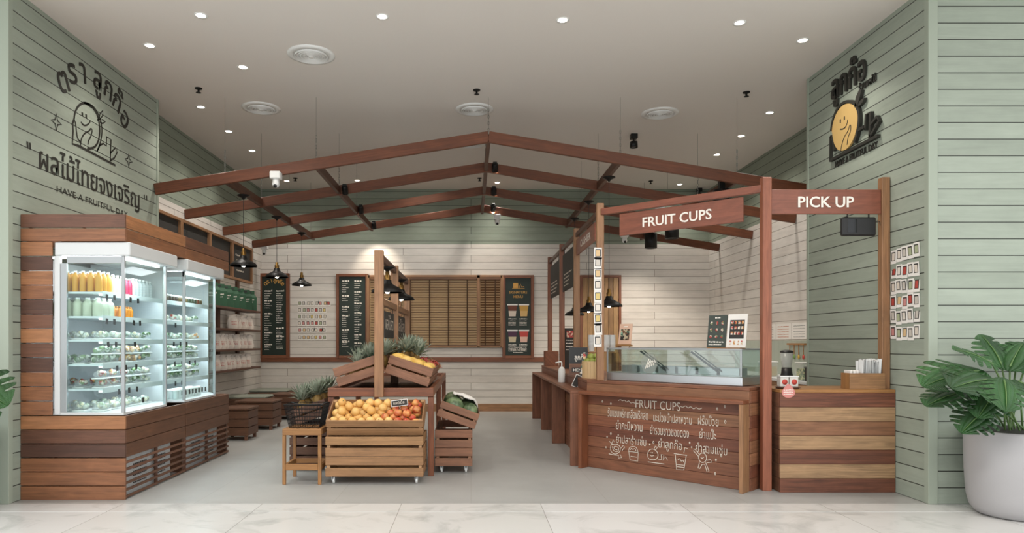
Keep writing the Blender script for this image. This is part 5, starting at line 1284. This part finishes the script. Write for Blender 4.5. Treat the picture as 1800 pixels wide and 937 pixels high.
for x in (1.575, 1.925): MB().bb(x-.012, x+.012, 9.0, 9.3, CT, CT+.279).build('rack_side', W_stool, t)
cp = thing('cup_stack', 'x', 'cup stack', (0, 0, 0), 'white cup stacks'); m = MB()
for k in range(8): m.lathe([(.033, .0+k*.018), (.045, .09+k*.018), (.047, .092+k*.018), (.045, .095+k*.018)], 18)
m.build('cups', M_white, cp); mk = Maker(cp)
for k, x in enumerate((1.61, 1.71, 1.81, 1.89)): mk((x, 9.12+.03*(k % 2), CT+.301), label='white paper cup stack on the wooden rack, '+('beside the counter post', 'second from the counter post', 'third from the counter post', 'behind the strip of photo cards')[k])
t = thing('menu_stand', 'black upright menu stand with a red picture deeper along the counter', 'menu stand', (1.62, 10.9, CT))
MB().bb(1.49, 1.72, 10.93, 10.95, CT+.02, 1.62).build('panel', M_slate, t); MB().bb(1.48, 1.73, 10.9, 10.98, CT, CT+.02).build('foot', M_blackp, t); MB().bb(1.53, 1.66, 10.926, 10.929, 1.47, 1.58).build('picture', palette('red_print_b', ('#b8403c', '#d9b49c', '#8a2f2c'), .5, 30), t)
m = MB()
for k in range(4): scrib(m, (1.52, 10.928, 1.42-.05*k), rx, up, .16, .016)
m.build('print', M_letter, t)

# ------------------------------------------------------------------ pick up counter
t = thing('pick_up_counter', 'striped light and dark plank pick up counter against the right wall', 'counter', (3.4, 6.6, 0))
KX0, KX1, KY0, KY1, KZ = 2.87, XR-.003, 6.34, 6.9, .957
m = MB(); kh = (KZ-.03)/7; seq = (0, 3, 0, 1, 2, 1, 0)
for k in range(7): MB().bb(KX0, KX1-.0, KY0, KY0+.02, k*kh, (k+1)*kh-.003).build('front_plank', W_light if k in (1, 3, 5) else W_mid if k == 4 else W_pdark, t, bevel=.002)
m = MB()
for k in range(7): m.bb(KX0, KX0+.02, KY0+.021, KY1, k*kh, (k+1)*kh-.003)
m.build('side_planks', W_deep, t, bevel=.002)
MB().bb(KX0+.021, KX1, KY1-.02, KY1, 0, KZ-.031).build('back_panel', W_dark, t)
MB().bb(KX0, KX1, KY0, KY1, KZ-.03, KZ).build('worktop', W_stool, t, bevel=.003)
# box with bags
t = thing('counter_organiser', 'pale wooden organiser box on the right end of the pick up counter', 'box', (3.75, 6.5, KZ))
ox0, ox1, oy0, oy1 = 3.53, 3.86, 6.36, 6.52
m = MB(); m.bb(ox0, ox1, oy0, oy0+.012, KZ, KZ+.15); m.bb(ox0, ox1, oy1-.012, oy1, KZ, KZ+.15)
m.build('long_side', W_crate, t, bevel=.002)
m = MB()
for x in (ox0+.006, ox0+.12, ox1-.006): m.bb(x-.006, x+.006, oy0+.013, oy1-.013, KZ, KZ+.15)
m.build('dividers', W_stool, t); MB().bb(ox0+.013, ox1-.013, oy0+.013, oy1-.013, KZ, KZ+.006).build('bottom_board', W_stool, t)
for k in range(7):
    m = MB(); x = 3.665+k*.027; n = 6; vs_ = []
    for j in range(n+1):
        for s_ in (-1, 1): vs_.append(V((x+s_*.002+.01*math.sin(j), 6.39+.1*j/n, KZ+.006))); vs_.append(V((x+s_*.002+R.uniform(-.012, .012), 6.375+.13*j/n, KZ+.27+R.uniform(-.02, .02))))
    fs = []
    for j in range(n): a_ = 4*j; fs += [(a_, a_+4, a_+5, a_+1), (a_+2, a_+3, a_+7, a_+6), (a_+1, a_+5, a_+7, a_+3)]
    tag(m.add(vs_, fs, 0, None, True).build('plastic_bag', plain('frosted_bag', '#e4e6e6', .4), recenter=True), 'white plastic bag standing upright in the organiser box', 'bag', 'plastic bags in the organiser')
for k in range(3): tag(MB().bb(ox0+.02+k*.03, ox0+.02+k*.03+.022, 6.39, 6.5, KZ+.007, KZ+.175).build('napkin_pack', M_wpaper, recenter=True, bevel=.003), 'white napkin pack in the small compartment of the organiser box', 'napkins', 'napkin packs in the organiser')
t = thing('wooden_tray', 'round dark wooden tray on the left end of the pick up counter', 'tray', (3.02, 6.5, KZ)); MB().lathe([(0, KZ), (.09, KZ), (.115, KZ+.015), (.11, KZ+.018), (.088, KZ+.006), (0, KZ+.006)], 28, (3.0, 6.47, 0)).build('dish', W_dark, t)
for k, x in enumerate((2.955, 3.045)):
    t = thing('sample_tub', 'clear square tub with a red round sticker on the tray, '+('left one', 'right one')[k], 'tub', (x, 6.47, KZ), 'square tubs on the tray')
    MB().bb(x-.04, x+.04, 6.43, 6.51, KZ+.019, KZ+.11).build('tub_body', clearplastic('tub_clear', '#e8e3da', .75), t, bevel=.006); MB().bb(x-.043, x+.043, 6.427, 6.513, KZ+.111, KZ+.12).build('lid', M_white, t)
    MB().lathe([(.026, 0), (.026, .002), (0, .002)], 20, M=Matrix.Translation((x, 6.4295, KZ+.065)) @ Matrix.Rotation(math.pi/2, 4, 'X')).build('sticker', M_red, t)
a = at(1386, 690, KY0-.004); k = 24
P = [V((a.x+.062*math.cos(2*math.pi*j/k), KY0-.003, a.z+.05*math.sin(2*math.pi*j/k)+(.03*max(0, math.sin(2*math.pi*j/k))**6))) for j in range(k)]
t = thing('drop_tag', 'pink drop-shaped tag stuck on the front of the pick up counter', 'tag', a)
MB().add(P+[p+V((0, .0025, 0)) for p in P], [tuple(range(k)), tuple(range(2*k-1, k-1, -1))]+[(j, k+j, k+(j+1) % k, (j+1) % k) for j in range(k)]).build('disc', plain('pink_tag', '#c98078', .5), t)
m = MB()
for j in range(3): scrib(m, (a.x-.045, KY0-.004, a.z+.02-.02*j), rx, up, .09, .009)
m.build('print', M_letter, t)

# ------------------------------------------------------------------ kitchen along the right recess wall
struct(MB().bb(XR2-.006, XR2-.001, 8.01, 12.4, .9, 1.42).build('trim_7', tilefloor('small_sage_tile', '#a9b3a6', '#a3ada0', '#8f998d', .15, .15, .3, .002)))
t = thing('kitchen_counter', 'pale kitchen worktop along the wall behind the pick up counter', 'kitchen counter', (4.5, 9.5, 0))
MB().bb(4.22, XR2-.008, 8.05, 12.3, .02, .86).build('body', W_tan, t); MB().bb(4.19, XR2-.008, 8.03, 12.32, .861, .9).build('worktop', M_fr, t, bevel=.003)
for i, (y0, y1) in enumerate(((9.72, 10.2), (10.22, 10.72), (10.74, 11.25))):
    t = thing('notice_sheet', 'white notice sheet on the kitchen wall, '+('nearest the sage wall', 'middle one with coloured lines', 'beside the counter post')[i], 'paper', (XR2, (y0+y1)/2, 1.43), 'notice sheets')
    MB().bb(XR2-.008, XR2-.003, y0, y1, 1.44, 1.68).build('sheet', M_wpaper, t); m = MB(); 
    for k in range(5): scrib(m, (XR2-.009, y1-.05, 1.63-.04*k), (0, -1, 0), up, (y1-y0)*.75, .012)
    m.build('print', plain('orange_ink', '#c9805f', .7) if i == 1 else plain('grey_ink', '#9a9a98', .7), t)
t = thing('utensil_rail', 'wooden rail with hanging spoons on the tiled kitchen wall', 'utensil rail', (XR2-.03, 10, 1.37))
MB().bb(XR2-.04, XR2-.01, 9.75, 10.3, 1.355, 1.38).build('rail', W_stool, t)
for k in range(4):
    y = 9.8+k*.14; MB().tube([(XR2-.03, y, 1.36), (XR2-.03, y, 1.2)], .006, 6).build('spoon_handle', W_stool, t); MB().ball((XR2-.03, y, 1.18), (.012, .028, .035), 10, 8).build('spoon_bowl', (M_red, plain('yellow_enamel', '#c9a23f', .4), plain('green_enamel', '#6f8f4a', .4), M_steel)[k], t)
def boxy(name, label, x0, x1, y0, y1, h, mat, lidm, cat, inner=None):
    t = thing(name, label, cat, ((x0+x1)/2, (y0+y1)/2, .9)); MB().bb(x0, x1, y0, y1, .901, .9+h).build('body', mat, t, bevel=.008); MB().bb(x0-.006, x1+.006, y0-.006, y1+.006, .9+h+.001, .9+h+.015).build('lid', lidm, t, bevel=.004)
    if inner: MB().bb(x0+.012, x1-.012, y0+.012, y1-.012, .91, .9+h*.7).build('contents', inner, t)
boxy('food_container', 'clear food container with yellow contents on the kitchen worktop', 4.25, 4.45, 9.9, 10.1, .2, clearplastic('tub_b', '#dfe3dc', .4), M_white, 'container', plain('mustard_fill', '#b59a4a', .6))
boxy('food_container', 'clear food container with green leaves on the kitchen worktop', 4.25, 4.42, 8.75, 8.95, .22, clearplastic('tub_c', '#dfe3dc', .3), M_white, 'container', palette('salad', ('#5f7f45', '#8fa565', '#c9c78a', '#4a6235'), .6, 50))
boxy('coffee_grinder', 'small black appliance at the wall end of the kitchen worktop', 4.23, 4.33, 8.5, 8.66, .17, M_blackp, M_blackp, 'appliance')
t = thing('blender', 'dark blender with a clear jug on the kitchen worktop', 'blender', (4.3, 9.3, .9))
MB().lathe([(.085, .9), (.085, .93), (.07, .98), (.065, 1.05), (0, 1.05)], 20, (4.3, 9.3, 0)).build('motor_base', M_blackp, t); MB().lathe([(.06, 1.052), (.085, 1.25), (.083, 1.25), (.055, 1.06)], 20, (4.3, 9.3, 0)).build('jug', clearplastic('jug_clear', '#cfd3d0', .4), t); MB().lathe([(.086, 1.25), (.086, 1.275), (.03, 1.29), (0, 1.29)], 20, (4.3, 9.3, 0)).build('lid', M_blackp, t)

# ------------------------------------------------------------------ monstera plants
def leaf_mesh(seed, L):
    """split monstera leaf: blade in local xy, midrib along +y"""
    r_ = random.Random(seed); m = MB(); n = 44; half = []
    for k in range(n+1):
        f = k/n; half.append((-.12+f*1.12, .55*math.sin(math.pi*min(1, max(0.02, f))**.72)**.7))
    for s_ in (-1, 1):
        lim, k = [1.0]*(n+1), 6
        while k < n-7:
            dp = r_.uniform(.36, .5); lim[k] = dp+.06; lim[k+1] = dp; lim[k-1] = min(lim[k-1], .93); lim[k+2] = .9
            k += r_.choice((6, 7, 7))
        def P(y, x): return V((s_*x*L, (y+.22*x)*L, (-.35*x*x-.25*max(0, y)**2+.04*math.sin(9*y)*x*2)*L))
        for j in range(n):
            (y0, w0), (y1, w1) = half[j], half[j+1]
            for a_, b_ in zip((0, .3, .6, .85), (.3, .6, .85, 1)):
                q = [P(y0, w0*min(a_, lim[j])), P(y0, w0*min(b_, lim[j])), P(y1, w1*min(b_, lim[j+1])), P(y1, w1*min(a_, lim[j+1]))]
                if (q[0]-q[1]).length+(q[2]-q[3]).length < 1e-5: continue
                m.add(q, [(0, 1, 2, 3) if s_ > 0 else (3, 2, 1, 0)], 0, None, True)
    return m
def leaf_obj(parent, base, tip, roll, seed, stem_from):
    base, tip = V(base), V(tip); d = tip-base; L = d.length/1.0; y = d.normalized()
    nz = V((0, -.55, .83)); nz = Matrix.Rotation(roll, 3, y) @ nz; x = y.cross(nz).normalized(); z = x.cross(y)
    T = Matrix((x, y, z)).transposed().to_4x4(); T.translation = base
    src = leaf_mesh(seed, L); m = MB(); m.add(src.v, src.f, 0, None, True, T)
    o = m.build('leaf', M_leaf, parent)
    sol = o.modifiers.new('thick', 'SOLIDIFY'); sol.thickness = .003
    s0_ = V(stem_from); mid = (s0_*.45+base*.55)+V((0, 0, .07))
    MB().tube(smooth([s0_, mid, base, base+y*L*.12], 2), [.009]*13 if 0 else .007, 7).build('stem', M_stem, parent)
    MB().tube([T @ V((0, f*L, -.25*f*f*L+.003)) for f in (0, .25, .5, .75, .95)], [.006, .005, .004, .003, .001], 5).build('midrib', M_stem, o)
def plant(cx_, cy_, label, leaves, potlabel):
    t = thing('monstera_plant', label, 'plant', (cx_, cy_, .6))
    for k, (b, tp, ro, sd, st) in enumerate(leaves): leaf_obj(t, b, tp, ro, sd, st)
    p = thing('plant_pot', potlabel, 'plant pot', (cx_, cy_, .002))
    prof = [(0, .004), (.24, .004), (.265, .02), (.3, .07), (.318, .15), (.332, .35), (.338, .68), (.333, .69), (.322, .69), (.315, .6), (.3, .58)]
    MB().lathe(prof, 48, (cx_, cy_, 0)).build('vessel', M_pot, p)
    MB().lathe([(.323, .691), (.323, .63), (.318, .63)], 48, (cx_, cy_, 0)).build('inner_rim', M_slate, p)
    MB().lathe([(.32, .645), (.2, .655), (0, .66)], 30, (cx_, cy_, 0)).build('soil', M_soil, p)
    m = MB()
    for k in range(150):
        g = R.random()*6.28; rr = .31*math.sqrt(R.random()); m.ball((cx_+rr*math.cos(g), cy_+rr*math.sin(g), .662+R.uniform(0, .01)), R.uniform(.01, .02), 7, 5)
    m.build('pebbles', M_peb, p)['kind'] = 'stuff'
PX, PYc = 4.39, 5.52
def PP(px, py, Y): return at(px, py, Y)
lv = []
for bx, by, bY, tx, ty, tY, ro, sd in (
        (1745, 640, 5.45, 1690, 600, 5.40, .2, 1), (1720, 652, 5.35, 1634, 655, 5.2, .1, 2), (1692, 690, 5.3, 1632, 696, 5.2, .3, 3), (1748, 668, 5.2, 1690, 660, 4.98, .0, 4), (1775, 645, 5.45, 1800, 588, 5.6, -.3, 5),
        (1760, 640, 5.5, 1740, 592, 5.6, .1, 6), (1765, 668, 5.05, 1775, 705, 4.85, .0, 7), (1752, 690, 5.2, 1722, 720, 5.05, .2, 8), (1732, 722, 5.2, 1703, 742, 5.1, .1, 9), (1800, 650, 5.4, 1880, 640, 5.3, -.2, 10), (1790, 670, 5.2, 1835, 690, 5.0, -.2, 11), (1790, 620, 5.55, 1850, 590, 5.6, -.2, 12)):
    b, tp = PP(bx, by, bY), PP(tx, ty, tY); d = tp-b; tp = b+d*(max(d.length, .3)/d.length)
    lv.append((b, tp, ro, sd, (PX+R.uniform(-.1, .1), PYc+R.uniform(-.08, .08), .66)))
plant(PX, PYc, 'large leafy monstera with split leaves in the grey pot at the right', lv, 'large pale grey rounded planter standing against the right sage front wall')
QX, QY = -4.05, 5.45
lv = [((-3.92, 5.42, 1.12), (-3.50, 5.3, .98), .1, 21, (QX, QY, .66)), ((-3.94, 5.3, 1.0), (-3.52, 5.2, .84), -.2, 22, (QX, QY, .66)), ((-4.15, 5.4, 1.1), (-4.45, 5.3, 1.2), .1, 23, (QX, QY, .66)), ((-4.1, 5.45, 1.15), (-4.15, 5.3, 1.5), 0, 24, (QX, QY, .66))]
lv = [(V(b)-V((.14, 0, 0)), V(tp)-V((.14, 0, 0)), ro, sd, V(st)-V((.22, 0, 0))) for b, tp, ro, sd, st in lv]
plant(QX-.22, QY, 'monstera whose leaf tips reach in at the left picture edge', lv, 'pale grey planter before the left sage front wall')
